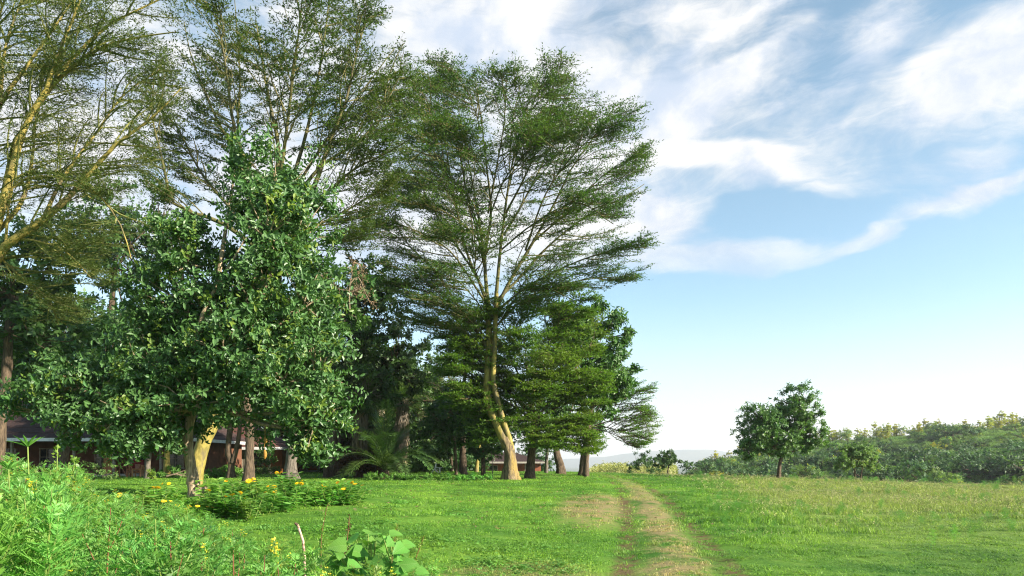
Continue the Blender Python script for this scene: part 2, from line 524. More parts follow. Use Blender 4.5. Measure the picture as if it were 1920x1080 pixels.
def ground_h(x, y):
    x = np.asarray(x, float); y = np.asarray(y, float)
    L = sm(6, 19, y) * 0.58 - 0.08 * sm(25, 45, y)
    C = sm(12, 40, y) * 0.5
    Rr = sm(25, 55, y) * np.interp(x, [4, 20, 33, 60], [0.42, 0.22, -0.08, -0.5])
    wl = sm(0.5, -5, x); wr = sm(3, 14, x)
    h = C * (1 - wl) + L * wl
    h = h * (1 - wr) + Rr * wr
    d = y - crest(x)
    far = -4.2 * sm(0, 55, d) - 42 * sm(60, 700, d)
    a = x / np.maximum(y, 1.0)
    m = sm(0.215, 0.30, a) * sm(70, 112, y)
    t = np.clip((y - 100) / 165.0, 0, 1)
    H = ridge_h(a)
    hill = -3.6 + (H + 3.6) * (t ** 1.15) - (H + 20) * sm(310, 1100, y)
    hill = hill + 0.9 * np.sin(x * 0.05 + y * 0.03) * t * (1 - sm(260, 400, y))
    z = (h + far) * (1 - m) + hill * m
    z = z + 0.035 * np.sin(x * 0.9 + 1.3 * np.sin(y * 0.5)) * np.sin(y * 0.7 + 0.5) * sm(2, 8, y)
    # the two wheel ruts of the track
    xc = track_x(y)
    fade = sm(4, 9, y) * (1 - sm(62, 75, y))
    z = z - 0.11 * fade * (np.exp(-((x - xc + 0.8) / 0.28) ** 2) + np.exp(-((x - xc - 0.8) / 0.28) ** 2))
    return z

def track_x(y):
    u = np.clip(np.asarray(y, float) - 10, -12, 62)
    return 2.45 + 0.185 * u - 0.0014 * u * u

def GP(px, Y):
    """ground point under pixel column px at depth Y"""
    x = (px - CX) / F * Y
    return np.array([x, Y, float(ground_h(x, Y))])

def axis(lo, hi, fine_lo, fine_hi, step, n):
    mid = np.arange(fine_lo, fine_hi, step)
    up = fine_hi + np.geomspace(step, hi - fine_hi + step, n) - step
    dn = fine_lo - np.geomspace(step, fine_lo - lo + step, n) + step
    return np.unique(np.concatenate([dn, mid, up]))

xs = axis(-14000, 14000, -30, 40, 0.5, 60)
ys = axis(-3000, 26000, 2, 80, 0.7, 70)
ys = np.unique(np.concatenate([ys, np.arange(80, 300, 4.0)]))
XX, YY = np.meshgrid(xs, ys)
ZZ = ground_h(XX, YY)
g = G()
nx, ny = len(xs), len(ys)
ii = np.arange(ny - 1)[:, None] * nx + np.arange(nx - 1)[None]
g.add(np.stack([XX, YY, ZZ], -1).reshape(-1, 3), np.stack([ii, ii + 1, ii + nx + 1, ii + nx], -1).reshape(-1, 4))

def land_masks(nt):
    """how dry and how meadow like the ground is at a world position"""
    geo = nd(nt, 'ShaderNodeNewGeometry')
    pos = geo.outputs['Position']
    sep = nd(nt, 'ShaderNodeSeparateXYZ')
    nt.links.new(pos, sep.inputs[0])
    x, y = sep.outputs[0], sep.outputs[1]
    nb = noise(nt, pos, 0.55, 5.0, 0.65).outputs['Fac']
    ns = noise(nt, pos, 2.6, 4.0, 0.6).outputs['Fac']
    u = mth(nt, 'SUBTRACT', y, 10.0)
    xc = mth(nt, 'ADD', mth(nt, 'MULTIPLY', u, mth(nt, 'MULTIPLY_ADD', u, -0.0014, 0.185)), 2.45)
    dx = mth(nt, 'SUBTRACT', x, xc)
    wob = mth(nt, 'MULTIPLY', mth(nt, 'SUBTRACT', nb, 0.5), 1.1)
    strip = smooth_range(nt, mth(nt, 'ABSOLUTE', mth(nt, 'ADD', dx, wob)), 0.70, 0.2)
    ruts = smooth_range(nt, mth(nt, 'ABSOLUTE', mth(nt, 'SUBTRACT', mth(nt, 'ABSOLUTE', mth(nt, 'MULTIPLY_ADD', wob, 0.25, dx)), 0.8)), 0.3, 0.06)
    def patch(cx, cyy, rx, ry, slope):
        ax = mth(nt, 'SUBTRACT', mth(nt, 'SUBTRACT', x, cx), mth(nt, 'MULTIPLY', mth(nt, 'SUBTRACT', y, cyy), slope))
        a = mth(nt, 'DIVIDE', mth(nt, 'ADD', ax, wob), rx)
        b = mth(nt, 'DIVIDE', mth(nt, 'SUBTRACT', y, cyy), ry)
        r = mth(nt, 'SQRT', mth(nt, 'ADD', mth(nt, 'MULTIPLY', a, a), mth(nt, 'MULTIPLY', b, b)))
        return smooth_range(nt, r, 1.1, 0.5)
    dry = mth(nt, 'MAXIMUM', patch(2.75, 22.5, 1.45, 7.0, 0.13), mth(nt, 'MULTIPLY', patch(0.0, 9.6, 1.5, 1.7, 0.1), 0.7))
    dry = mth(nt, 'MAXIMUM', dry, mth(nt, 'MULTIPLY', strip, smooth_range(nt, y, 48.0, 26.0, 0.35, 1.0)))
    dry = mth(nt, 'MULTIPLY', dry, smooth_range(nt, mth(nt, 'ADD', mth(nt, 'MULTIPLY', ns, 0.6), mth(nt, 'MULTIPLY', nb, 0.4)), 0.36, 0.56))
    # seeded meadow to the right
    edge = mth(nt, 'SUBTRACT', x, mth(nt, 'MULTIPLY_ADD', y, 0.24, 2.0))
    mead = smooth_range(nt, mth(nt, 'ADD', edge, mth(nt, 'MULTIPLY', wob, 3.0)), -1.0, 3.0)
    seed = mth(nt, 'MULTIPLY', mead, smooth_range(nt, mth(nt, 'MULTIPLY_ADD', wob, 12.0, y), 4.0, 30.0))
    return pos, x, y, nb, ns, dry, ruts, seed

def grass_col(nt, greens, olive, tan, soil=None):
    pos, x, y, nb, ns, dry, ruts, seed = land_masks(nt)
    c = mixc(nt, smooth_range(nt, nb, 0.36, 0.62), greens[0], greens[1])
    c = mixc(nt, smooth_range(nt, ns, 0.5, 0.75, 0.0, 0.6), c, greens[2])
    wide = noise(nt, pos, 0.16, 4.0, 0.6).outputs['Fac']
    hv0 = nd(nt, 'ShaderNodeHueSaturation')
    nt.links.new(smooth_range(nt, wide, 0.32, 0.68, 0.78, 1.16), hv0.inputs['Value'])
    nt.links.new(smooth_range(nt, wide, 0.3, 0.7, 0.515, 0.49), hv0.inputs['Hue'])
    nt.links.new(c, hv0.inputs['Color'])
    c = hv0.outputs[0]
    c = mixc(nt, mth(nt, 'MULTIPLY', seed, 0.72), c, olive)
    c = mixc(nt, mth(nt, 'MULTIPLY', dry, 0.86), c, tan)
    if soil:
        c = mixc(nt, mth(nt, 'MULTIPLY', ruts, smooth_range(nt, ns, 0.40, 0.58, 0.25, 0.95)), c, soil)
    return c

GREENS = ((0.092, 0.220, 0.027), (0.162, 0.312, 0.038), (0.215, 0.32, 0.054))
OLIVE, TAN = (0.285, 0.31, 0.10), (0.44, 0.34, 0.17)

def ground_mat():
    m, nt = newmat('meadow ground')
    out = nd(nt, 'ShaderNodeOutputMaterial')
    b = nd(nt, 'ShaderNodeBsdfPrincipled')
    k = 0.72
    c = grass_col(nt, tuple(tuple(v * k for v in q) for q in GREENS), tuple(v * k for v in OLIVE), (0.27, 0.20, 0.10), (0.13, 0.085, 0.045))
    geo = nd(nt, 'ShaderNodeNewGeometry')
    sep = nd(nt, 'ShaderNodeSeparateXYZ'); nt.links.new(geo.outputs['Position'], sep.inputs[0])
    farc = mixc(nt, noise(nt, geo.outputs['Position'], 0.02, 5).outputs['Fac'], (0.045, 0.075, 0.028), (0.085, 0.105, 0.04))
    c = mixc(nt, smooth_range(nt, sep.outputs[1], 80, 110), c, farc)
    nt.links.new(c, b.inputs['Base Color'])
    b.inputs['Roughness'].default_value = 0.95
    b.inputs['Specular IOR Level'].default_value = 0.1
    bp = nd(nt, 'ShaderNodeBump')
    bp.inputs['Strength'].default_value = 0.7
    bp.inputs['Distance'].default_value = 0.05
    nt.links.new(noise(nt, geo.outputs['Position'], 9.0, 6.0, 0.7).outputs['Fac'], bp.inputs['Height'])
    nt.links.new(bp.outputs[0], b.inputs['Normal'])
    nt.links.new(b.outputs[0], out.inputs[0])
    return m
M['ground'] = ground_mat()
ground = g.build('ground', M['ground'], smooth=True)
tag(ground, 'gently rising green lawn and rough meadow with a worn track', None, None, 'structure')

def blade_mat(name, bright, trans=0.4):
    m, nt = newmat(name)
    out = nd(nt, 'ShaderNodeOutputMaterial')
    c = grass_col(nt, tuple(tuple(v * bright for v in q) for q in GREENS), tuple(v * bright for v in OLIVE), TAN)
    geo = nd(nt, 'ShaderNodeNewGeometry')
    hv = nd(nt, 'ShaderNodeHueSaturation')
    nt.links.new(c, hv.inputs['Color'])
    nt.links.new(mth(nt, 'MULTIPLY_ADD', geo.outputs['Random Per Island'], 1.0, 0.52), hv.inputs['Value'])
    nt.links.new(mth(nt, 'MULTIPLY_ADD', geo.outputs['Random Per Island'], -0.035, 0.515), hv.inputs['Hue'])
    b = nd(nt, 'ShaderNodeBsdfPrincipled')
    b.inputs['Roughness'].default_value = 0.55
    b.inputs['Specular IOR Level'].default_value = 0.35
    nt.links.new(hv.outputs[0], b.inputs['Base Color'])
    t = nd(nt, 'ShaderNodeBsdfTranslucent')
    nt.links.new(mixc(nt, 1.0, hv.outputs[0], (1.3, 1.4, 0.7), 'MULTIPLY'), t.inputs[0])
    mx = nd(nt, 'ShaderNodeMixShader'); mx.inputs[0].default_value = trans
    nt.links.new(b.outputs[0], mx.inputs[1]); nt.links.new(t.outputs[0], mx.inputs[2])
    nt.links.new(mx.outputs[0], out.inputs[0])
    return m
M['lawn_blade'] = blade_mat('lawn blades', 1.1)
M['meadow_blade'] = blade_mat('meadow blades', 1.05)
M['seed_head'] = rough_mat('grass seed heads', (0.27, 0.27, 0.11), (0.38, 0.35, 0.17), 3.0, 0.9, 0)

# ------------------------------------------------------------------ grass (stuff): patches of blades instanced over the land
def blade_patch(name, seed, n, size, h0, h1, w, mats, bend=0.5, seeds=0, seed_h=0.5, broad=0):
    r = np.random.default_rng(seed)
    gg = G()
    p = np.c_[r.uniform(-size / 2, size / 2, (n, 2)), np.full(n, -0.015)]
    # tufts
    cen = r.uniform(-size / 2, size / 2, (max(6, n // 14), 2))
    k = r.integers(0, len(cen), n)
    tuft = r.random(n) < 0.6
    p[tuft, :2] = cen[k[tuft]] + r.normal(0, size * 0.035, (tuft.sum(), 2))
    h = r.uniform(h0, h1, n) * (0.7 + 0.6 * r.random(n))
    az = r.uniform(0, 2 * np.pi, n)
    d = np.c_[np.cos(az), np.sin(az), np.zeros(n)]
    s = np.c_[-np.sin(az), np.cos(az), np.zeros(n)] * (w * (0.6 + 0.8 * r.random(n)))[:, None]
    bd = (bend * (0.3 + r.random(n)))[:, None]
    m = p + d * h[:, None] * bd * 0.25 + np.array([0, 0, 1]) * h[:, None] * 0.6
    t = p + d * h[:, None] * bd + np.array([0, 0, 1]) * (h[:, None] * (1.0 - 0.35 * bd))
    v = np.stack([p - s / 2, p + s / 2, m + s * 0.4, m - s * 0.4, t], 1)
    i = np.arange(n)[:, None] * 5
    gg.add(v.reshape(-1, 3), i + np.array([0, 1, 2, 3]), i + np.array([3, 2, 4]))
    if seeds:
        q = np.c_[r.uniform(-size / 2, size / 2, (seeds, 2)), np.zeros(seeds)]
        lean = r.normal(0, 0.12, (seeds, 3)); lean[:, 2] = 1
        hh = (seed_h * r.uniform(0.6, 1.15, seeds))[:, None]
        top = q + unit(lean) * hh
        cones(gg, q, top, 0.0025, 0)
        for f in (0.74, 0.82, 0.9, 0.98):
            a = r.uniform(0, 6.28, seeds)
            dd = np.c_[np.cos(a) * 0.6, np.sin(a) * 0.6, np.full(seeds, 0.8)]
            rhombs(gg, q + unit(lean) * hh * f, dd, np.c_[-np.sin(a), np.cos(a), np.zeros(seeds)], 0.055, 0.012, 1)
    if broad:
        q = np.c_[r.uniform(-size / 2, size / 2, (broad, 2)), r.uniform(0.02, h1 * 0.8, broad)]
        a = r.uniform(0, 6.28, broad)
        rhombs(gg, q, np.c_[np.cos(a), np.sin(a), r.uniform(-0.1, 0.5, broad)], np.tile([0, 0, 1.0], (broad, 1)) + r.normal(0, .3, (broad, 3)), r.uniform(0.03, 0.06, broad), 0.02, 0)
    me = gg.mesh(name, mats)
    return bpy.data.objects.new(name, me)

def scatter(name, label, pts, rots, scls, idx, objs):
    """one object of kind stuff: the patches instanced on its points with geometry nodes"""
    lib = bpy.data.collections.new(name + ' patches')
    for o in objs:
        lib.objects.link(o)
    me = bpy.data.meshes.new(name)
    me.vertices.add(len(pts)); me.vertices.foreach_set('co', np.asarray(pts, np.float32).reshape(-1))
    for nm, typ, dat, key in (('rot', 'FLOAT_VECTOR', rots, 'vector'), ('scl', 'FLOAT_VECTOR', scls, 'vector'), ('idx', 'INT', idx, 'value')):
        at = me.attributes.new(nm, typ, 'POINT')
        at.data.foreach_set(key, np.asarray(dat, np.int32 if typ == 'INT' else np.float32).reshape(-1))
    o = link(name, me)
    ng = bpy.data.node_groups.new(name + ' nodes', 'GeometryNodeTree')
    ng.interface.new_socket('Geometry', in_out='INPUT', socket_type='NodeSocketGeometry')
    ng.interface.new_socket('Geometry', in_out='OUTPUT', socket_type='NodeSocketGeometry')
    gi = ng.nodes.new('NodeGroupInput'); go = ng.nodes.new('NodeGroupOutput')
    ip = ng.nodes.new('GeometryNodeInstanceOnPoints')
    ci = ng.nodes.new('GeometryNodeCollectionInfo')
    ci.inputs['Collection'].default_value = lib
    ci.inputs['Separate Children'].default_value = True
    ci.inputs['Reset Children'].default_value = True
    def attr(nm, typ):
        a = ng.nodes.new('GeometryNodeInputNamedAttribute'); a.data_type = typ
        a.inputs['Name'].default_value = nm
        return a.outputs['Attribute']
    ng.links.new(gi.outputs[0], ip.inputs['Points'])
    ng.links.new(ci.outputs[0], ip.inputs['Instance'])
    ip.inputs['Pick Instance'].default_value = True
    ng.links.new(attr('idx', 'INT'), ip.inputs['Instance Index'])
    ng.links.new(attr('rot', 'FLOAT_VECTOR'), ip.inputs['Rotation'])
    ng.links.new(attr('scl', 'FLOAT_VECTOR'), ip.inputs['Scale'])
    ng.links.new(ip.outputs[0], go.inputs[0])
    md = o.modifiers.new('patches', 'NODES'); md.node_group = ng
    return tag(o, label, None, None, 'stuff')

rng = np.random.default_rng(11)
LP = [blade_patch('lawn_patch', 20 + i, 760, 1.0, 0.030, 0.075, 0.0075, [M['lawn_blade']], 0.8, broad=60) for i in range(3)]
MP = [blade_patch('meadow_patch', 30 + i, 520, 1.0, 0.05, 0.20, 0.009, [M['meadow_blade'], M['seed_head']], 0.7, broad=130) for i in range(3)]
SP = [blade_patch('seed_patch', 40 + i, 430, 1.0, 0.07, 0.27, 0.010, [M['meadow_blade'], M['seed_head']], 0.6, seeds=24, seed_h=0.44, broad=50) for i in range(3)]
DP = [blade_patch('dry_patch', 50 + i, 230, 1.0, 0.03, 0.075, 0.008, [M['lawn_blade']], 1.1) for i in range(2)]

pts, kind, scl = [], [], []
Y = 3.4
while Y < 100:
    s = 0.85 if Y < 16 else (1.25 if Y < 34 else 2.2)
    xr = np.arange(-0.80 * Y - 2, 0.80 * Y + 2, s)
    x = xr + rng.uniform(-0.35, 0.35, len(xr)) * s
    y = Y + rng.uniform(-0.35, 0.35, len(xr)) * s
    pts.append(np.c_[x, y]); scl.append(np.full(len(x), s))
    Y += s
pts = np.vstack(pts); scl = np.concatenate(scl)
ok = pts[:, 1] < crest(pts[:, 0]) + 12
pts, scl = pts[ok], scl[ok]
x, y = pts[:, 0], pts[:, 1]
n1 = np.sin(x * 0.61 + 2.1 * np.sin(y * 0.23)) + np.sin(y * 0.37 + 1.7 * np.sin(x * 0.31))
dx = x - track_x(y)
meadow = (dx > 1.3 + 0.5 * n1) | ((y > 66) & (x > 3)) | ((y < 7.5) & (x < 1.0))
dry = (np.abs(dx) < 1.15) & (y < 50) & (rng.random(len(x)) < .8)
dry |= (((x - 2.75 - 0.13 * (y - 22.5)) / 1.4) ** 2 + ((y - 22.5) / 7) ** 2) < 0.9
seedy = meadow & (y + 7 * n1 + rng.normal(0, 5, len(x)) > 20) & (dx + rng.normal(0, 1.5, len(x)) > 4)
bank = (x < -0.28 * (13.5 - y)) & (y < 9)           # under the tall weeds
kindi = np.where(dry, rng.integers(9, 11, len(x)), np.where(seedy, rng.integers(6, 9, len(x)), np.where(meadow | bank, rng.integers(3, 6, len(x)), rng.integers(0, 3, len(x)))))
z = ground_h(x, y)
hs = np.where(kindi < 3, np.minimum(scl, 1.7), np.minimum(scl, 1.35)) * rng.uniform(0.8, 1.2, len(x))
hs = hs * np.where((kindi > 2) & (kindi < 9), 0.75 + 0.25 * n1.clip(-1, 1), 1.0)
hs = hs * np.where((kindi > 2) & (kindi < 9), np.interp(y, [8, 18, 32, 60], [0.55, 0.66, 0.66, 0.55]), 1.0)
sel = np.ones(len(x), bool)
def put(name, label, lo, hi, objs):
    k = (kindi >= lo) & (kindi < hi)
    scatter(name, label, np.c_[x, y, z][k], np.c_[np.zeros((k.sum(), 2)), rng.uniform(0, 6.28, k.sum())],
            np.c_[scl * 1.15, scl * 1.15, hs][k], kindi[k] - lo, objs)
put('lawn_grass', 'short mown green lawn grass in front of the trees', 0, 3, LP)
put('meadow_grass', 'longer rough green grass beside the track', 3, 6, MP)
put('seeding_grass', 'tall seeding olive grass of the right hand meadow', 6, 9, SP)
put('dry_grass', 'thin straw coloured grass of the worn track', 9, 11, DP)

# clover and coarse dark tufts in the lawn
M['clover_leaf'] = leaf_mat('clover leaf', (0.08, 0.21, 0.035), (0.13, 0.28, 0.05), 0.55, 0.35, 1.0)
def clover_patch(seed):
    r = np.random.default_rng(seed); gg = G(); n = 260
    a = r.uniform(0, 6.28, n); q = np.abs(r.normal(0, .42, n))
    p = np.c_[q * np.cos(a), q * np.sin(a), .015 + .05 * r.random(n) * np.exp(-q)]
    b_ = r.uniform(0, 6.28, n)
    rhombs(gg, p, np.c_[np.cos(b_), np.sin(b_), r.uniform(0, .5, n)], np.tile([0, 0, 1.0], (n, 1)) + r.normal(0, .3, (n, 3)), r.uniform(.03, .07, n), r.uniform(.02, .04, n))
    return bpy.data.objects.new('clover_patch', gg.mesh('clover_patch', [M['clover_leaf']]))
n = 150
Yk = 9 + 48 * rng.random(n) ** 1.5; xk = track_x(Yk) - 1.4 - rng.random(n) * (Yk * .45 + 3)
scatter('clover', 'dark clover and coarse tufts scattered through the lawn', np.c_[xk, Yk, ground_h(xk, Yk)], np.c_[np.zeros((n, 2)), rng.uniform(0, 6.28, n)],
        np.c_[rng.uniform(.5, 1.6, n), rng.uniform(.5, 1.6, n), rng.uniform(.7, 1.6, n)], rng.integers(0, 3, n), [clover_patch(k) for k in (1, 2, 3)])

# ------------------------------------------------------------------ far hills
def hill_range(name, label, Y, px, rows, c1, c2):
    gg = G()
    a = (np.array(px) - CX) / F
    n = 160
    u = np.linspace(a[0], a[-1], n)
    r = np.interp(u, a, rows) + 1.2 * np.sin(u * 60) + 0.7 * np.sin(u * 140 + 1)
    base = -46.0
    top = EYE + (HY - r) / F * Y
    V = []
    for f, dy in ((0, -0.16), (0.35, -0.10), (0.72, -0.05), (1.0, 0.0), (0.5, 0.12), (0, 0.3)):
        yy = Y * (1 + dy) * np.ones(n)
        zz = base + (top - base) * f + (0 if f in (0, 1.0) else 1) * 10 * np.sin(u * 90 + dy * 40)
        V.append(np.stack([u * Y, yy, zz], -1))
    V = np.array(V)
    i = np.arange(5)[:, None] * n + np.arange(n - 1)[None]
    gg.add(V.reshape(-1, 3), np.stack([i, i + 1, i + n + 1, i + n], -1).reshape(-1, 4))
    return tag(gg.build(name, rough_mat(name, c1, c2, 0.004, 0.95, 0), smooth=True), label, None, None, 'structure')
hill_range('hills', 'pale blue hills far away on the horizon', 7000, [-400, 300, 700, 1000, 1100, 1180, 1260, 1310, 1400, 1700, 2400], [850, 846, 852, 868, 858, 851, 843, 843, 850, 846, 856], (0.05, 0.07, 0.05), (0.09, 0.10, 0.07))

# ------------------------------------------------------------------ haze
g = G()
box(g, (0, 3900, 50), (17000, 8600, 230))
mh, nt = newmat('air haze')
o_ = nd(nt, 'ShaderNodeOutputMaterial')
v_ = nd(nt, 'ShaderNodeVolumePrincipled')
v_.inputs['Color'].default_value = (0.90, 0.95, 1.0, 1)
v_.inputs['Density'].default_value = 0.00018
v_.inputs['Anisotropy'].default_value = 0.25
nt.links.new(v_.outputs[0], o_.inputs['Volume'])
haze = tag(g.build('haze', mh), 'thin pale haze in the air over the valley', None, None, 'stuff')
# ------------------------------------------------------------------ tree builders
def in_env(p, env, s=1.0):
    ok = np.zeros(len(p), bool)
    for c, r in env:
        ok |= (((p - c) / (np.asarray(r) * s)) ** 2).sum(1) < 1
    return ok

def lobe(px, py, rx, ry, Y, dY=None):
    k = Y / F
    return (P(px, py, Y), np.array([rx * k, (dY if dY else 0.5 * (rx + ry) * k), ry * k]))

def pix_line(pts, Y, dY=0.0, k=12):
    n = len(pts)
    return smoothline([P(a, b, Y + dY * (i / max(1, n - 1)) ** 1.2) for i, (a, b) in enumerate(pts)], k)

def trunk_mesh(root, line, r0, r1, mat, name='trunk', flare=0.5, sides=14, seed=0, k=26):
    """tapered trunk with a flared, fluted foot"""
    r = np.random.default_rng(seed)
    L = smoothline(line, k)
    t = np.linspace(0, 1, k)
    s = np.r_[0, np.cumsum(np.linalg.norm(np.diff(L, axis=0), axis=1))]
    rad = r0 + (r1 - r0) * t
    foot = np.exp(-s / (r0 * 1.6)) * flare
    rad = rad * (1 + foot) * (1 + 0.05 * np.sin(s * 3.1 / max(r0, .1) * .3 + r.random() * 6))
    L[0, 2] -= 0.12
    gg = G()
    T = unit(np.gradient(L, axis=0))
    A = unit(np.cross(T, np.array([0.1, 1.0, 0.05]))); B = np.cross(T, A)
    th = np.arange(sides) * 2 * np.pi / sides
    fl = 1 + (0.05 + 0.28 * foot[:, None]) * np.sin(th[None] * 4 + 1.5 * s[:, None] * 0.25 + r.random() * 6) + 0.05 * r.normal(0, 1, (k, sides))
    V = L[:, None] + (rad[:, None] * fl)[..., None] * (A[:, None] * np.cos(th)[None, :, None] + B[:, None] * np.sin(th)[None, :, None])
    i = np.arange(k - 1)[:, None] * sides; c = np.arange(sides)[None]; c2 = (c + 1) % sides
    gg.add(V.reshape(-1, 3), np.stack([i + c, i + c2, i + sides + c2, i + sides + c], -1).reshape(-1, 4))
    gg.add(V[-1], t=[(0, j, j + 1) for j in range(1, sides - 1)])
    return gg.build(name, mat, root, smooth=True)

def limb_mesh(root, L, r0, r1, mat, name='limb', sides=8, pw=0.8):
    gg = G()
    k = len(L)
    rad = r0 + (r1 - r0) * np.linspace(0, 1, k) ** pw
    tubes(gg, L[None], rad[None], sides)
    return gg.build(name, mat, root, smooth=True)

def fever_crown(root, limbs, env, axis_xy, seed, n2, n3, n4, L2, L3, L4, leafL, leafW, nleaf, mats, rtw=0.012, t0=0.3,
                flat=0.35, up2=0.22, up3=0.05, cut=1.06, drop=0.0, name='crown', bare=0.0, lay=1.0):
    """feathery acacia crown: branches along every limb, twigs along the branches, leaflets along the twigs"""
    r = np.random.default_rng(seed)
    gg = G()
    limbs = np.asarray(limbs)
    nl = len(limbs)
    # level 2: branches
    idx = np.repeat(np.arange(nl), n2)
    t = t0 + (1 - t0) * ((np.tile(np.arange(n2), nl) + r.random(nl * n2)) / n2)
    p, tan = along(limbs, idx, t)
    rnd = unit(r.normal(0, 1, (len(p), 3)))
    perp = unit(np.cross(tan, rnd))
    out = p - np.array([axis_xy[0], axis_xy[1], 0]); out[:, 2] = 0; out = unit(out)
    d = tan * 0.55 + perp * 0.75 + out * 0.40 + np.array([0, 0, up2])
    d[:, 2] *= lay
    d = unit(d)
    L = L2 * (0.45 + 0.75 * r.random(len(p))) * (1.15 - 0.55 * t)
    pull = out * 0.10 + np.array([0, 0, 1.0]) * (up3 - drop)
    b2 = grow(r, p, d, L, 7, pull - np.array([0, 0, 1]) * (d[:, 2:3] * 0.10), 0.07)
    ok = in_env(b2[:, -1], env, cut)
    sh = ~ok
    b2[sh] = b2[sh, :1] + (b2[sh] - b2[sh, :1]) * 0.5
    ok |= in_env(b2[:, -1], env, cut)
    b2 = b2[ok]
    tubes(gg, b2, np.linspace(0.034, 0.010, 7)[None] * (0.7 + 0.6 * r.random((len(b2), 1))) * (L2 / 4.0) ** 0.4, 4, 0)
    # level 3: twigs, in flat sprays; the limb ends carry them too
    src = np.concatenate([b2, np.stack([smoothline(l[int(len(l) * 0.72):], 7) for l in limbs])])
    idx = np.repeat(np.arange(len(src)), n3)
    t = 0.18 + 0.82 * ((np.tile(np.arange(n3), len(src)) + r.random(len(idx))) / n3)
    p, tan = along(src, idx, t)
    side = np.where(np.arange(len(idx)) % 2 == 0, 1, -1)[:, None]
    hz = unit(np.cross(tan, np.array([0, 0, 1.0]) + r.normal(0, 0.12, (len(p), 3))))
    d = tan * r.uniform(0.5, 1.0, (len(p), 1)) + side * hz * r.uniform(0.35, 1.0, (len(p), 1)) + r.normal(0, 0.12, (len(p), 3))
    d[:, 2] *= flat; d[:, 2] += up3
    L = L3 * (0.4 + 0.8 * r.random(len(p))) * (1.1 - 0.45 * t)
    b3 = grow(r, p, d, L, 4, np.array([0, 0, 0.04 - drop]), 0.10)
    b3 = b3[in_env(b3[:, -1], env, cut * 1.04)]
    tubes(gg, b3, np.linspace(rtw, rtw * 0.45, 4)[None] * np.ones((len(b3), 1)), 3, 0)
    # level 4: twiglets with leaflets
    if bare:
        b3 = b3[r.random(len(b3)) > bare]
    idx = np.repeat(np.arange(len(b3)), n4)
    t = 0.10 + 0.90 * ((np.tile(np.arange(n4), len(b3)) + r.random(len(idx))) / n4)
    p, tan = along(b3, idx, t)
    side = np.where(np.arange(len(idx)) % 2 == 0, 1, -1)[:, None]
    hz = unit(np.cross(tan, np.array([0, 0, 1.0]) + r.normal(0, 0.25, (len(p), 3))))
    d = tan * r.uniform(0.5, 1.1, (len(p), 1)) + side * hz * r.uniform(0.3, 0.9, (len(p), 1)) + r.normal(0, 0.18, (len(p), 3))
    d[:, 2] = d[:, 2] * 0.6 + 0.10
    d = unit(d)
    L = L4 * (0.5 + 0.8 * r.random(len(p)))
    q = p + d * L[:, None]
    cones(gg, p, q, rtw * 0.42, 0)
    for j in range(nleaf):
        f = (j + r.random(len(p))) / nleaf
        lp = p + (q - p) * f[:, None]
        ld = d * 0.5 + r.normal(0, 0.6, (len(p), 3)); ld[:, 2] = ld[:, 2] * 0.5 + 0.12
        nr = np.tile([0, 0, 1.0], (len(p), 1)) + r.normal(0, 0.55, (len(p), 3))
        rhombs(gg, lp, ld, nr, leafL * (0.6 + 0.7 * r.random(len(p))), leafW * (0.7 + 0.6 * r.random(len(p))), 1)
    return gg.build(name, mats, root)

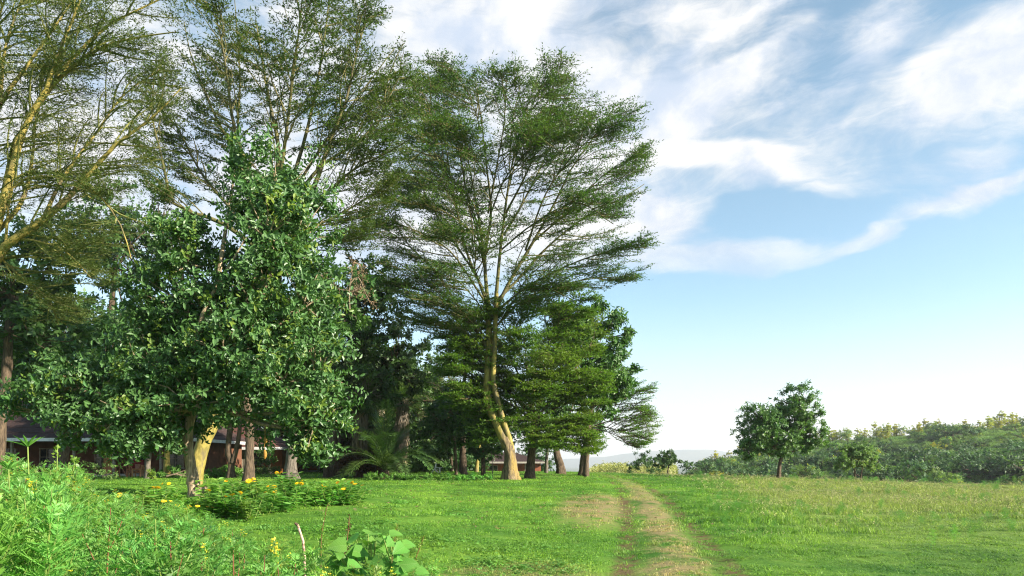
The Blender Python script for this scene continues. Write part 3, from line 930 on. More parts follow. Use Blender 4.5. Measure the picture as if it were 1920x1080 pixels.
def leaf_crown(root, lobes, n, leafL, leafW, mats, seed, clump=0.26, shell=0.75, droop=0.25, name='crown', fold=False, hub=None, lng=1.5, tw=0.02, spray=9, flatz=0.75):
    """broadleaf crown: clumps of leaves through the lobes' outer volume, twigs reaching into each clump"""
    r = np.random.default_rng(seed)
    gg = G()
    vol = np.array([np.prod(l[1]) ** (2 / 3) for l in lobes]); vol = vol / vol.sum()
    for (c, rad), f in zip(lobes, vol):
        nl = max(30, int(n * f)); nc = max(6, nl // (spray * 9))
        u = unit(r.normal(0, 1, (nc, 3)))
        rr = shell + (1.02 - shell) * r.random((nc, 1)) ** 0.7
        inner = r.random((nc, 1)) < 0.22
        rr = np.where(inner, r.random((nc, 1)) * shell, rr)
        cc = c + u * rr * rad
        cr = clump * np.cbrt(np.prod(rad)) * (0.6 + 0.8 * r.random((nc, 1)))
        # twigs from the inside of the lobe to the clumps
        st = c + (cc - c) * 0.25 - np.array([0, 0, 0.25]) * rad[2]
        mid = (st + cc) / 2 + r.normal(0, 0.06, cc.shape) * rad
        tubes(gg, np.stack([st, mid, cc], 1), np.array([[tw * 1.6, tw, tw * 0.4]]) * np.ones((nc, 1)), 4, 0)
        # sprays of leaves
        ns = max(1, nl // (nc * spray))
        k = np.repeat(np.arange(nc), ns)
        o = unit(r.normal(0, 1, (len(k), 3))) * (r.random((len(k), 1)) ** 0.45)
        o[:, 2] *= flatz
        sp = cc[k] + o * cr[k]
        ax = unit((sp - c) / rad * 0.8 + o * 0.5 + r.normal(0, 0.35, sp.shape) + np.array([0, 0, 0.15 - droop]))
        kk = np.repeat(np.arange(len(sp)), spray)
        j = np.tile(np.arange(spray), len(sp))
        a1 = unit(np.cross(ax, np.array([0.3, 0.2, 0.9]))); a2 = np.cross(ax, a1)
        th = j * 2.4 + r.random(len(kk)) * 0.8
        rad_d = a1[kk] * np.cos(th)[:, None] + a2[kk] * np.sin(th)[:, None]
        lp = sp[kk] + ax[kk] * ((j / spray - 0.5) * leafL * lng)[:, None]
        ld = unit(ax[kk] * 0.55 + rad_d * 0.9 + np.array([0, 0, -droop]) + r.normal(0, 0.15, lp.shape))
        nr = unit(ax[kk] * 0.9 - rad_d * 0.3 + np.array([0, 0, 0.55]) + r.normal(0, 0.25, lp.shape))
        sL = leafL * (0.45 + 0.8 * r.random(len(kk))); sW = leafW * (0.75 + 0.5 * r.random(len(kk)))
        mm = 1 if len(mats) < 3 else None
        if mm is None:
            y = r.random(len(sp))[kk] < 0.10
            for sel, mi in ((~y, 1), (y, 2)):
                (leaves if fold else rhombs)(gg, lp[sel], ld[sel], nr[sel], sL[sel], sW[sel], m=mi)
        else:
            (leaves if fold else rhombs)(gg, lp, ld, nr, sL, sW, m=1)
    return gg.build(name, mats, root)

def broad_tree(name, label, cat, base, line, r0, r1, lobes, n, leafL, leafW, bark, leaf, seed, group=None, **kw):
    """trunk along line, a limb to every lobe, a leafy crown"""
    root = thing(name, label, cat, base, group)
    r = np.random.default_rng(seed + 5)
    tr = trunk_mesh(root, line, r0, r1, bark, seed=seed)
    tip = np.asarray(line[-1])
    prev = np.asarray(line[-2])
    for c, rad in lobes:
        st = tip + (prev - tip) * 0.25 * r.random()
        mid = (st + c) / 2 + np.array([0, 0, -0.12]) * np.linalg.norm(c - st) + r.normal(0, 0.05, 3) * np.linalg.norm(c - st)
        limb_mesh(root, smoothline([st, mid, c + np.array([0, 0, 0.2]) * rad], 9), r1 * 0.75, r1 * 0.12, bark)
    leaf_crown(root, lobes, n, leafL, leafW, [bark, leaf] if not isinstance(leaf, list) else [bark] + leaf, seed, **kw)
    return root

# ------------------------------------------------------------------ the tall fever tree in the middle
Yc = 41.0
b = GP(957, Yc)
fever = thing('fever_tree', 'tallest free standing fever tree with pale yellow twin trunk and wide feathery crown', 'tree', b)
ln = [b, P(957, 872, Yc), P(956, 852, Yc), P(934, 830, Yc), P(921, 780, Yc), P(913, 725, Yc), P(914, 670, Yc), P(916, 620, Yc), P(915, 575, Yc)]
trunk_mesh(fever, ln[:3] + [P(951, 833, Yc), P(945, 822, Yc)], 0.36, 0.31, M['old_bark'], 'trunk', 0.55, 18, 3)
limbs = []
def fl(pts, r0, r1, dY, bark='fever_limb_backlit', root=fever, Y=Yc, k=14, crown=True, name='limb', lst=None):
    L = pix_line(pts, Y, dY, k)
    limb_mesh(root, L, r0 * (.78 if bark == 'fever_limb_backlit' and root == fever else 1), r1, M[bark], name)
    if crown:
        (limbs if lst is None else lst).append(L)
    return L
fl([(950, 838), (940, 813), (927, 784), (914, 753), (914, 709), (917, 660), (916, 612), (914, 560)], 0.30, 0.17, 0.1, 'fever_bark', crown=False, name='main_stem')
fl([(960, 846), (957, 829), (949, 807), (941, 780), (932, 747), (925, 715), (927, 660), (929, 600), (931, 550)], 0.19, 0.13, -0.5, 'fever_bark', crown=False, name='main_stem')
C0 = (915, 575); C1 = (930, 560)
for pts, r0, dY in [
    ([C0, (909, 480), (921, 400), (911, 302), (902, 220), (893, 165)], .17, 0.5),
    ([C1, (938, 470), (951, 364), (962, 300), (985, 210), (1010, 140)], .15, -1.0),
    ([(920, 600), (955, 529), (1000, 453), (1044, 373), (1070, 318), (1110, 262), (1150, 205)], .17, -1.5),
    ([C0, (895, 520), (874, 471), (858, 400), (838, 336), (815, 265), (790, 200)], .13, -2.0),
    ([(912, 650), (878, 598), (849, 560), (822, 516), (787, 480), (757, 447), (718, 372)], .15, 1.5),
    ([C0, (896, 545), (849, 476), (804, 444), (748, 420), (706, 410)], .10, -3.5),
    ([(909, 500), (902, 440), (890, 364), (868, 250), (850, 150)], .11, 4.0),
    ([(945, 440), (975, 390), (1020, 300), (1055, 210), (1080, 150)], .10, 4.5),
    ([(925, 570), (975, 520), (1030, 460), (1100, 405), (1170, 370), (1208, 345)], .12, 3.5),
    ([(924, 590), (985, 540), (1060, 500), (1130, 474), (1210, 455)], .11, -3.5),
    ([(915, 400), (930, 320), (945, 230), (950, 140)], .08, -4.5),
    ([(905, 540), (876, 490), (828, 420), (780, 330), (745, 265)], .11, 5.0),
    ([(985, 470), (1025, 360), (1085, 280), (1140, 235)], .09, -5.0),
    ([(948, 400), (985, 330), (1018, 250), (1040, 180)], .09, -6.0),
    ([(910, 450), (880, 380), (864, 300), (850, 220)], .09, -6.0),
    ([(922, 620), (985, 560), (1070, 530), (1140, 520), (1190, 522)], .09, 2.0),
    ([(915, 640), (870, 585), (800, 548), (735, 528)], .08, -3.0),
    ([(908, 500), (884, 400), (832, 310), (790, 285)], .09, 6.0),
    ([(1000, 453), (1060, 400), (1130, 330), (1200, 285)], .09, 0.5),
    ([(917, 600), (890, 560), (850, 520), (800, 500)], .06, -5.0), ([(930, 600), (970, 560), (1020, 540), (1070, 560)], .06, -4.0), ([(918, 640), (880, 600), (830, 570), (770, 560)], .06, -5.0), ([(926, 620), (960, 570), (990, 520), (1040, 480)], .06, -5.5), ([(914, 560), (895, 520), (880, 470), (840, 440)], .05, -5.0),
    ([(915, 680), (890, 640), (850, 610), (815, 600)], .06, -2.0), ([(909, 470), (880, 430), (820, 390), (760, 380)], .07, -5.5),
    ([(938, 470), (1000, 420), (1080, 380), (1150, 420)], .07, -5.5), ([(920, 400), (950, 330), (1010, 270), (1060, 290)], .07, -6.5),
    ([(911, 330), (880, 290), (820, 270), (770, 300)], .06, -6.0), ([(858, 400), (838, 290), (824, 210), (818, 150)], .07, 1.0), ([(962, 300), (1010, 215), (1058, 150)], .06, 1.0), ([(904, 250), (880, 180), (852, 135)], .05, -1.0), ([(951, 364), (980, 250), (1005, 180), (1035, 128)], .06, -2.0), ([(955, 320), (960, 230), (975, 160), (965, 125)], .05, 2.0), ([(838, 336), (800, 250), (790, 190), (800, 150)], .05, -1.5), ([(905, 420), (870, 360), (800, 340), (730, 400)], .07, 3.0),
]:
    fl(pts, r0, 0.02, dY)
env = [lobe(950, 250, 135, 128, Yc, 5.5), lobe(870, 215, 60, 70, Yc, 4), lobe(1040, 200, 55, 70, Yc, 4), lobe(1110, 300, 112, 140, Yc, 5.5), lobe(1120, 450, 112, 110, Yc, 5),
       lobe(820, 320, 120, 175, Yc, 6), lobe(775, 450, 95, 110, Yc, 5), lobe(930, 410, 175, 170, Yc, 7), lobe(860, 560, 150, 80, Yc, 5), lobe(1010, 540, 110, 50, Yc, 4)]
fever_crown(fever, limbs, env, (b[0] - 1.0, b[1]), 7, 17, 11, 8, 4.4, 1.5, 0.38, 0.155, 0.052, 4, [M['fever_twig'], M['fever_leaf']], rtw=0.010, t0=0.16, lay=0.40, flat=0.22, up2=0.12, bare=0.03)

# ------------------------------------------------------------------ the fever tree behind the glossy tree
Yb = 29.0
b = GP(363, Yb)
f2 = thing('fever_tree', 'leaning fever tree with thick smooth yellow trunk behind the glossy dark tree', 'tree', b)
trunk_mesh(f2, [b, P(372, 862, Yb), P(388, 815, Yb), P(402, 780, Yb), P(440, 680, Yb), P(478, 575, Yb), P(500, 480, Yb), P(512, 420, Yb)], 0.31, 0.19, M['fever_bark'], 'trunk', 0.14, 16, 4, 34)
limbs = []
Q = (512, 425); Q2 = (500, 480)
for pts, r0, dY in [
    ([Q, (520, 340), (521, 267), (507, 200), (496, 140), (480, 40)], .15, 0.5),
    ([Q, (470, 330), (440, 241), (430, 180), (418, 90), (400, 10)], .13, -1.0),
    ([Q2, (440, 400), (381, 330), (345, 262), (322, 215)], .11, 1.5),
    ([Q2, (420, 420), (350, 395), (322, 374), (302, 290), (285, 215), (290, 140)], .12, -1.5),
    ([Q, (565, 390), (593, 340), (622, 256), (648, 193), (668, 100), (690, 30)], .14, -0.5),
    ([Q, (570, 350), (607, 307), (670, 267), (710, 220), (755, 130)], .11, 1.0),
    ([Q, (560, 300), (590, 180), (610, 60), (620, -40)], .11, 2.5),
    ([Q, (530, 300), (545, 180), (560, 60), (570, -40)], .11, -3.0),
    ([Q2, (470, 350), (400, 210), (360, 110), (345, 40)], .10, 3.0),
    ([Q, (590, 380), (660, 320), (720, 290), (770, 260)], .10, -2.0),
    ([Q2, (580, 430), (640, 400), (690, 370), (730, 345)], .09, 2.0),
    ([Q2, (590, 460), (650, 450), (690, 440)], .08, -2.0),
    ([Q, (450, 280), (450, 140), (440, 0)], .09, 4.0),
    ([Q, (600, 280), (680, 170), (740, 90)], .09, 3.5),
]:
    fl(pts, r0, 0.018, dY, root=f2, Y=Yb)
env = [lobe(560, 120, 190, 160, Yb, 5), lobe(430, 110, 120, 190, Yb, 5), lobe(680, 190, 105, 150, Yb, 4), lobe(560, 300, 180, 110, Yb, 4),
       lobe(360, 260, 90, 150, Yb, 4), lobe(660, 380, 80, 90, Yb, 3), lobe(540, -60, 220, 100, Yb, 4)]
fever_crown(f2, limbs, env, (b[0] + 3, b[1]), 17, 22, 10, 8, 3.2, 1.2, 0.30, 0.13, 0.048, 4, [M['fever_twig'], M['fever_leaf']], rtw=0.008, t0=0.30, bare=0.08, up2=0.3, up3=0.09, flat=0.4, lay=0.7)

# ------------------------------------------------------------------ the near fever tree whose trunk stands just outside the left edge
Ya = 16.5
b = GP(-95, Ya)
f1 = thing('fever_tree', 'yellow barked fever tree whose bare golden branches sweep in over the left edge', 'tree', b)
trunk_mesh(f1, [b, P(-85, 760, Ya), P(-60, 620, Ya), P(-25, 520, Ya)], 0.34, 0.22, M['fever_bark'], 'trunk', 0.4, 14, 5)
limbs = []
q = (-30, 530); q1 = (-28, 522)
for pts, r0, dY in [
    ([q, (10, 462), (80, 413), (147, 351), (213, 275), (284, 222), (340, 165)], .125, -0.6),
    ([q, (-10, 440), (14, 350), (49, 231), (84, 173), (120, 75), (151, 0), (175, -70)], .13, -0.8),
    ([q1, (-40, 380), (-20, 260), (0, 195), (53, 120), (107, 44), (150, -20)], .12, 0.3),
    ([q, (0, 400), (30, 270), (84, 178), (147, 98), (213, 40), (300, 0), (350, -40)], .10, 0.8),
    ([(10, 462), (22, 355), (62, 333), (115, 333), (178, 360), (225, 420), (246, 485)], .035, -1.2),
    ([(80, 413), (120, 330), (180, 250), (230, 180), (300, 130)], .05, 0.8),
    ([q1, (-60, 330), (-50, 180), (-10, 60), (20, -40)], .11, -1.5),
    ([(49, 231), (110, 150), (190, 90), (260, 70), (330, 60)], .05, -1.0),
    ([(0, 195), (10, 90), (40, 0), (60, -60)], .05, 1.0),
    ([(-10, 440), (40, 380), (60, 300), (70, 200), (95, 100)], .06, 1.5),
    ([(30, 450), (60, 450), (120, 470), (170, 520)], .03, -0.8),
    ([q, (-10, 480), (40, 520), (90, 560), (110, 610)], .04, 0.6),
]:
    fl(pts, r0, 0.012, dY, 'fever_bark', f1, Ya)
env = [lobe(60, 100, 220, 200, Ya, 3.5), lobe(200, 190, 150, 140, Ya, 3), lobe(100, 340, 190, 130, Ya, 2.6), lobe(60, 480, 170, 120, Ya, 2.2), lobe(210, 400, 90, 100, Ya, 2), lobe(150, -50, 220, 90, Ya, 3)]
fever_crown(f1, limbs, env, (b[0], b[1]), 27, 22, 10, 7, 1.9, 0.85, 0.2, 0.085, 0.022, 4, [M['olive_twig'], M['fever_leaf_near']], rtw=0.0045, t0=0.18, flat=0.6, up2=0.15, drop=0.03, bare=0.15)

# ------------------------------------------------------------------ low feathery acacia beside the tall trunk
Yd = 44.0
b = GP(993, Yd)
ac = thing('acacia_tree', 'bushy olive green acacia with low feathery sprays right of the tall yellow trunk', 'tree', b)
trunk_mesh(ac, [b, P(996, 860, Yd), P(1000, 820, Yd), P(1006, 770, Yd)], 0.27, 0.2, M['brown_bark'], 'trunk', 0.5, 12, 6)
limbs = []
q = (1003, 790)
for pts, r0, dY in [
    ([q, (1020, 720), (1030, 650), (1020, 590), (1000, 555)], .13, -1), ([q, (980, 720), (950, 660), (920, 620), (890, 590)], .11, -2.5),
    ([q, (1040, 740), (1080, 690), (1110, 640), (1120, 600)], .11, 1), ([q, (1050, 760), (1100, 740), (1130, 720)], .09, -2),
    ([q, (960, 760), (910, 730), (860, 690), (838, 660)], .10, -3.5), ([q, (990, 730), (985, 660), (975, 600)], .10, -3.5),
    ([q, (1030, 700), (1060, 630), (1065, 575)], .10, 2.5), ([q, (970, 780), (930, 780), (890, 770)], .07, -3),
    ([q, (1040, 790), (1080, 800), (1110, 805)], .07, -2.5), ([q, (1010, 770), (1020, 740), (1040, 680)], .08, -4), ([q, (960, 740), (900, 680), (860, 630)], .08, -3.5),
    ([q, (1000, 800), (1010, 820), (1020, 840)], .05, -2.5), ([q, (950, 770), (890, 750), (830, 740)], .08, -4), ([q, (960, 730), (910, 680), (860, 620)], .08, -2), ([q, (960, 790), (925, 810), (900, 830)], .05, -2.5), ([q, (1040, 810), (1075, 830), (1100, 845)], .05, -2), ([q, (990, 700), (950, 620), (925, 570)], .07, -3.8), ([q, (1020, 690), (1050, 600), (1090, 565)], .08, -2)]:
    fl(pts, r0, 0.015, dY, 'brown_bark', ac, Yd)
env = [lobe(1010, 640, 120, 95, Yd, 5), lobe(895, 665, 85, 90, Yd, 5), lobe(860, 740, 45, 60, Yd, 4), lobe(1070, 720, 75, 100, Yd, 4), lobe(970, 740, 100, 90, Yd, 4.5), lobe(1020, 810, 80, 50, Yd, 3.5), lobe(890, 740, 65, 65, Yd, 3.5), lobe(915, 815, 50, 40, Yd, 3), lobe(1080, 830, 50, 35, Yd, 3), lobe(930, 590, 50, 50, Yd, 4), lobe(1085, 600, 45, 45, Yd, 4)]
fever_crown(ac, limbs, env, (b[0], b[1]), 37, 21, 10, 8, 3.0, 1.3, 0.36, 0.19, 0.068, 5, [M['fever_twig'], M['fever_leaf_low']], rtw=0.010, t0=0.15, drop=0.05, up2=0.0, flat=0.6)

# spreading acacia at the right end of the grove
Ye = 53.0
b = GP(1090, Ye)
ae_ = thing('acacia_tree', 'slender acacia at the right end of the grove with sparse sprays reaching over the field', 'tree', b)
trunk_mesh(ae_, [b, P(1093, 860, Ye), P(1099, 825, Ye), P(1101, 800, Ye)], 0.24, 0.17, M['brown_bark'], 'trunk', 0.35, 12, 8)
limbs = []
q = (1101, 803)
for pts, r0, dY in [
    ([q, (1130, 770), (1160, 745), (1195, 738), (1228, 736)], .08, -1), ([q, (1140, 790), (1180, 780), (1220, 772)], .07, 1),
    ([q, (1130, 800), (1170, 810), (1215, 822)], .06, -2), ([q, (1125, 760), (1150, 715), (1180, 690)], .08, 1.5),
    ([q, (1110, 770), (1120, 720), (1130, 690)], .09, 2.5), ([q, (1140, 810), (1180, 830), (1200, 840)], .05, 0.5),
    ([q, (1070, 790), (1050, 800), (1030, 830)], .06, 1.5), ([q, (1150, 770), (1190, 760), (1215, 800)], .05, -1)]:
    fl(pts, r0, 0.012, dY, 'brown_bark', ae_, Ye)
env = [lobe(1150, 740, 75, 60, Ye, 3.5), lobe(1180, 800, 52, 45, Ye, 3), lobe(1100, 800, 80, 40, Ye, 3)]
fever_crown(ae_, limbs, env, (b[0], b[1]), 47, 18, 9, 7, 2.6, 1.3, 0.38, 0.17, 0.055, 4, [M['brown_bark'], M['fever_leaf_low']], rtw=0.013, t0=0.3, bare=0.42, flat=0.5, drop=.03)

# ------------------------------------------------------------------ the glossy broadleaf tree in front
Yg = 20.0
b = GP(367, Yg)
kg = Yg / F
lob = [lobe(520, 350, 92, 82, Yg), lobe(560, 430, 75, 75, Yg), lobe(450, 300, 45, 40, Yg), lobe(500, 440, 80, 75, Yg), lobe(340, 445, 58, 66, Yg), lobe(380, 560, 120, 100, Yg),
       lobe(520, 580, 110, 105, Yg), lobe(590, 680, 78, 85, Yg), lobe(460, 690, 125, 92, Yg), lobe(310, 690, 120, 95, Yg), lobe(180, 720, 110, 75, Yg),
       lobe(90, 760, 75, 52, Yg), lobe(300, 790, 85, 52, Yg), lobe(225, 815, 45, 38, Yg), lobe(560, 790, 95, 60, Yg), lobe(610, 820, 45, 45, Yg), lobe(280, 590, 60, 70, Yg),
       lobe(420, 640, 95, 80, 18.6), lobe(470, 540, 85, 75, 18.9), lobe(360, 740, 85, 55, 18.6), lobe(530, 690, 80, 80, 18.5), lobe(250, 760, 80, 60, 18.7), lobe(150, 790, 70, 45, 19.3), lobe(270, 812, 75, 42, 19), lobe(190, 800, 60, 45, 18.6), lobe(590, 770, 70, 70, 18.9), lobe(100, 730, 70, 45, 19.2), lobe(350, 480, 50, 60, 19), lobe(500, 420, 70, 70, 18.8), lobe(570, 550, 60, 70, 19)]
root = thing('broadleaf_tree', 'dense glossy dark green broadleaf tree standing before the yellow leaning trunk', 'tree', b)
glossy = root
trunk_mesh(root, [b, P(361, 895, Yg), P(356, 862, Yg), P(352, 835, Yg), P(356, 790, Yg), P(375, 730, Yg)], 0.165, 0.125, M['pale_bark'], 'trunk', 0.45, 14, 9)
g = G()
sp = [P(372, 925, Yg - 0.1), P(378, 918, Yg - 0.15), P(380, 911, Yg - 0.15)]
tubes(g, np.array([smoothline(sp, 6)]), np.array([[0.20, 0.18, 0.165, 0.155, 0.15, 0.145]]), 9, 0, 0.15, np.random.default_rng(1))
e = P(380, 911, Yg - 0.15); th = np.arange(9) * 2 * np.pi / 9
g.add(np.c_[e[0] + 0.145 * np.cos(th), e[1] + 0.145 * np.sin(th), np.full(9, e[2] + 0.01)], t=[(0, j, j + 1) for j in range(1, 8)])
tag(g.build('cut_stub', M['pale_bark'], root, smooth=False), 'sawn off stub beside the trunk foot')
hub = P(375, 735, Yg)
r_ = np.random.default_rng(77)
for c, rad in lob:
    st = hub + np.array([0, 0, -0.5]) * r_.random()
    D = np.linalg.norm(c - st)
    mid = (st + c) / 2 + np.array([r_.normal(0, .06), r_.normal(0, .08), -0.06]) * D
    limb_mesh(root, smoothline([st, mid, c + r_.normal(0, .2, 3) * rad], 10), 0.05 + 0.012 * D, 0.018, M['pale_bark'])
leaf_crown(root, lob, 62000, 0.18, 0.086, [M['pale_bark'], M['glossy_leaf'], M['young_leaf']], 61, clump=0.34, shell=0.7, droop=0.2, fold=True, tw=0.014, spray=8, lng=2.8)
# the leaves that show largest, one by one, on the camera's side
g = G()
leaves(g, np.zeros((1, 3)), np.array([[1.0, 0, 0]]), np.array([[0, 0, 1.0]]), 0.20, 0.096)
lme = g.mesh('leaf', [M['glossy_leaf']])
cnt = 0
from mathutils import Matrix, Vector
while cnt < 290:
    c, rad = lob[r_.integers(0, len(lob))]
    u = unit(r_.normal(0, 1, 3)); u[1] = -abs(u[1]) - 0.3; u = unit(u)
    p0 = c + u * rad * r_.uniform(0.98, 1.08)
    ax = unit(u + np.array([0, 0, -0.1]) + r_.normal(0, .3, 3))
    for j in range(6):
        d_ = unit(ax * 0.6 + unit(np.cross(ax, r_.normal(0, 1, 3))) * 0.9 + np.array([0, 0, -0.15]))
        n_ = unit(ax + np.array([0, -0.4, 0.5])); s_ = unit(np.cross(n_, d_)); n_ = np.cross(d_, s_)
        o = link('leaf', lme, root)
        sc = r_.uniform(0.8, 1.15)
        mt = Matrix(((d_[0], s_[0], n_[0]), (d_[1], s_[1], n_[1]), (d_[2], s_[2], n_[2])))
        pl = p0 + ax * 0.04 * j - np.array(root.location)
        o.matrix_local = Matrix.Translation(Vector(pl)) @ mt.to_4x4() @ Matrix.Scale(sc, 4)
        cnt += 1
# long yellow pods that hang under it
for px, py, h in ((497, 826, 10), (496, 852, 17)):
    g = G()
    top = P(px, py - h / 2, Yg - 1.2); bot = P(px, py + h / 2, Yg - 1.2)
    tt = np.linspace(0, 1, 8)
    tubes(g, np.array([top + (bot - top) * t + np.array([0.02 * np.sin(t * 3), 0, 0]) for t in tt])[None], (0.05 * np.sin(np.pi * (0.08 + 0.88 * tt)) ** 0.6)[None], 9)
    bar(g, top, top + np.array([0, 0, 0.35]), 0.012, 0.012)
    tag(g.build('hanging_pod', rough_mat('pod skin', (0.26, 0.13, 0.02), (0.36, 0.19, 0.035), 14, 0.7, 0.2), root, smooth=True), 'long ochre pod hanging from the lower branches')
# ------------------------------------------------------------------ houses under the trees
M['plaster'] = rough_mat('terracotta plaster', (0.34, 0.135, 0.055), (0.42, 0.18, 0.075), 2.0, 0.9, 0.15)
M['shaded_plaster'] = rough_mat('plaster with veranda shade', (0.10, 0.045, 0.025), (0.16, 0.07, 0.038), 2.0, 0.9, 0.15)  # the terracotta plaster again, with the veranda's shade painted into its colour
M['brick_red'] = rough_mat('brick red plaster', (0.20, 0.07, 0.04), (0.28, 0.10, 0.05), 2.0, 0.9, 0.15)
M['roof'] = rough_mat('brown roof tiles', (0.075, 0.032, 0.026), (0.13, 0.058, 0.045), 5.0, 0.8, 0.6, (1, 1, 3), dist=0.04)
M['dark_roof'] = rough_mat('dark roof tiles', (0.03, 0.018, 0.016), (0.06, 0.034, 0.03), 5.0, 0.85, 0.6, (1, 1, 3), dist=0.04)
M['fascia'] = rough_mat('white fascia paint', (0.55, 0.54, 0.52), (0.72, 0.71, 0.69), 3.0, 0.6, 0.1)
M['post'] = rough_mat('grey timber post', (0.22, 0.18, 0.13), (0.36, 0.31, 0.24), 6.0, 0.8, 0.3)
M['frame'] = rough_mat('window frame', (0.25, 0.19, 0.14), (0.36, 0.29, 0.22), 8.0, 0.6, 0)
M['stone'] = rough_mat('pale concrete', (0.28, 0.25, 0.21), (0.4, 0.36, 0.31), 4.0, 0.9, 0.2)
M['timber'] = rough_mat('red brown timber', (0.20, 0.075, 0.035), (0.30, 0.13, 0.06), 7.0, 0.7, 0.2)
M['cushion'] = rough_mat('dark red cushion', (0.12, 0.012, 0.012), (0.2, 0.02, 0.02), 9.0, 0.9, 0)
M['orange_wood'] = rough_mat('orange wood', (0.42, 0.20, 0.08), (0.55, 0.29, 0.13), 8.0, 0.7, 0)
M['white_paint'] = rough_mat('white garden paint', (0.66, 0.66, 0.64), (0.80, 0.80, 0.78), 7.0, 0.6, 0.1)
M['inside'] = rough_mat('dim interior', (0.06, 0.045, 0.035), (0.09, 0.07, 0.05), 3.0, 0.95, 0)
mg, nt = newmat('window glass')
o_ = nd(nt, 'ShaderNodeOutputMaterial'); b_ = nd(nt, 'ShaderNodeBsdfPrincipled')
b_.inputs['Base Color'].default_value = (0.02, 0.024, 0.024, 1); b_.inputs['Roughness'].default_value = 0.08
nt.links.new(b_.outputs[0], o_.inputs[0])
M['glass'] = mg
M['chimney'] = rough_mat('chimney brick', (0.13, 0.05, 0.03), (0.2, 0.085, 0.05), 9.0, 0.9, 0.3)

def window(root, x, y, z, w, h, nx=2, nz=2):
    fr = G()
    for sx in (-1, 1):
        box(fr, (x + sx * w / 2, y, z), (0.07, 0.10, h + 0.07))
    for sz in (-1, 1):
        box(fr, (x, y - 0.003, z + sz * h / 2), (w + 0.12, 0.10, 0.07))
    for i in range(1, nx):
        box(fr, (x - w / 2 + w * i / nx, y + 0.005, z), (0.045, 0.07, h - 0.07))
    for j in range(1, nz):
        box(fr, (x, y + 0.012, z - h / 2 + h * j / nz), (w - 0.07, 0.05, 0.045))
    f = fr.build('window', M['frame'], root)
    for i in range(nx):
        for j in range(nz):
            pg = G()
            box(pg, (x - w / 2 + w * (i + .5) / nx, y + 0.02, z - h / 2 + h * (j + .5) / nz), (w / nx - 0.03, 0.015, h / nz - 0.03))
            pg.build('pane', M['glass'], f, origin=root.location)
    sg = G(); box(sg, (x, y - 0.05, z - h / 2 - 0.075), (w + 0.25, 0.24, 0.07))
    sg.build('sill', M['stone'], f, origin=root.location)

def house(label, x0, x1, Y, depth, z_e, ridge, roofmat, wallmat, veranda, posts, windows, doors=(), group=None, over=0.7, hip=True, rail=None, fas='fascia'):
    zg = float(min(ground_h(x0, Y), ground_h(x1, Y))) - 0.1
    root = thing('house', label, 'house', ((x0 + x1) / 2, Y, zg), group)
    yw = Y + veranda
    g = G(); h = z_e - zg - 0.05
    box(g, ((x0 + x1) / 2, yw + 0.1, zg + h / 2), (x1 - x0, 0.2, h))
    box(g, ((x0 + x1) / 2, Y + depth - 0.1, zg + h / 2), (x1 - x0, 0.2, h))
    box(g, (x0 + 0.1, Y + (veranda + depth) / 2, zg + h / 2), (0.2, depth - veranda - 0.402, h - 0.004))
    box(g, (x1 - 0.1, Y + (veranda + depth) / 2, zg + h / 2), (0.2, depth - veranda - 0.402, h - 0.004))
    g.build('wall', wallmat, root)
    g = G(); box(g, ((x0 + x1) / 2, Y + veranda / 2, zg + 0.16), (x1 - x0, veranda - 0.02, 0.32)); g.build('veranda_floor', M['stone'], root)
    g = G(); box(g, ((x0 + x1) / 2, Y + depth / 2, z_e - 0.025), (x1 - x0 + 2 * over - 0.1, depth + 2 * over - 0.1, 0.04)); g.build('ceiling', M['inside'], root)
    # hipped roof with stepped tile courses
    g = G()
    X0, X1, Y0, Y1 = x0 - over, x1 + over, Y - over, Y + depth + over
    yr = (Y0 + Y1) / 2; ins = (yr - Y0) if hip else 0.0
    n = 9
    lv = []
    for i in range(n + 1):
        f = i / n
        for e in ((0.0, 0.0), (0.0, 0.045)) if i < n else ((0.0, 0.0),):
            zz = z_e + 0.02 + (ridge - z_e) * f + e[1]
            lv.append([(X0 + ins * f, Y0 + (yr - Y0) * f, zz), (X1 - ins * f, Y0 + (yr - Y0) * f, zz), (X1 - ins * f, Y1 - (Y1 - yr) * f, zz), (X0 + ins * f, Y1 - (Y1 - yr) * f, zz)])
    V = np.array(lv).reshape(-1, 3)
    qs = []
    for i in range(len(lv) - 1):
        for j in range(4):
            qs.append((i * 4 + j, i * 4 + (j + 1) % 4, i * 4 + 4 + (j + 1) % 4, i * 4 + 4 + j))
    g.add(V, qs)
    g.build('roof', roofmat, root)
    g = G()
    box(g, ((X0 + X1) / 2, Y0 - 0.02, z_e - 0.04), (X1 - X0 + 0.08, 0.04, 0.24))
    box(g, (X0 - 0.02, (Y0 + Y1) / 2, z_e - 0.04), (0.04, Y1 - Y0 - 0.004, 0.236)); box(g, (X1 + 0.02, (Y0 + Y1) / 2, z_e - 0.04), (0.04, Y1 - Y0 - 0.004, 0.236))
    g.build('fascia', M[fas], root)
    for px_ in posts:
        g = G(); x = px_
        box(g, (x, Y + 0.12, (zg + z_e) / 2), (0.16, 0.16, z_e - zg - 0.06)); g.build('post', M['post'], root)
    for w in windows:
        window(root, w[0], yw - 0.03, zg + w[1], w[2], w[3], *(w[4:]))
    for dx_, dw in doors:
        g = G(); box(g, (dx_, yw - 0.03, zg + 1.35), (dw, 0.06, 2.05)); d = g.build('door', M['frame'], root)
        g = G(); box(g, (dx_, yw - 0.07, zg + 1.55), (dw - 0.3, 0.03, 1.3)); g.build('pane', M['glass'], d, origin=root.location)
    if rail:
        for a, b_ in rail:
            g = G(); box(g, ((a + b_) / 2, Y + 0.12, zg + 0.95), (b_ - a, 0.08, 0.10)); g.build('rail', M['orange_wood'], root)
    return root, zg

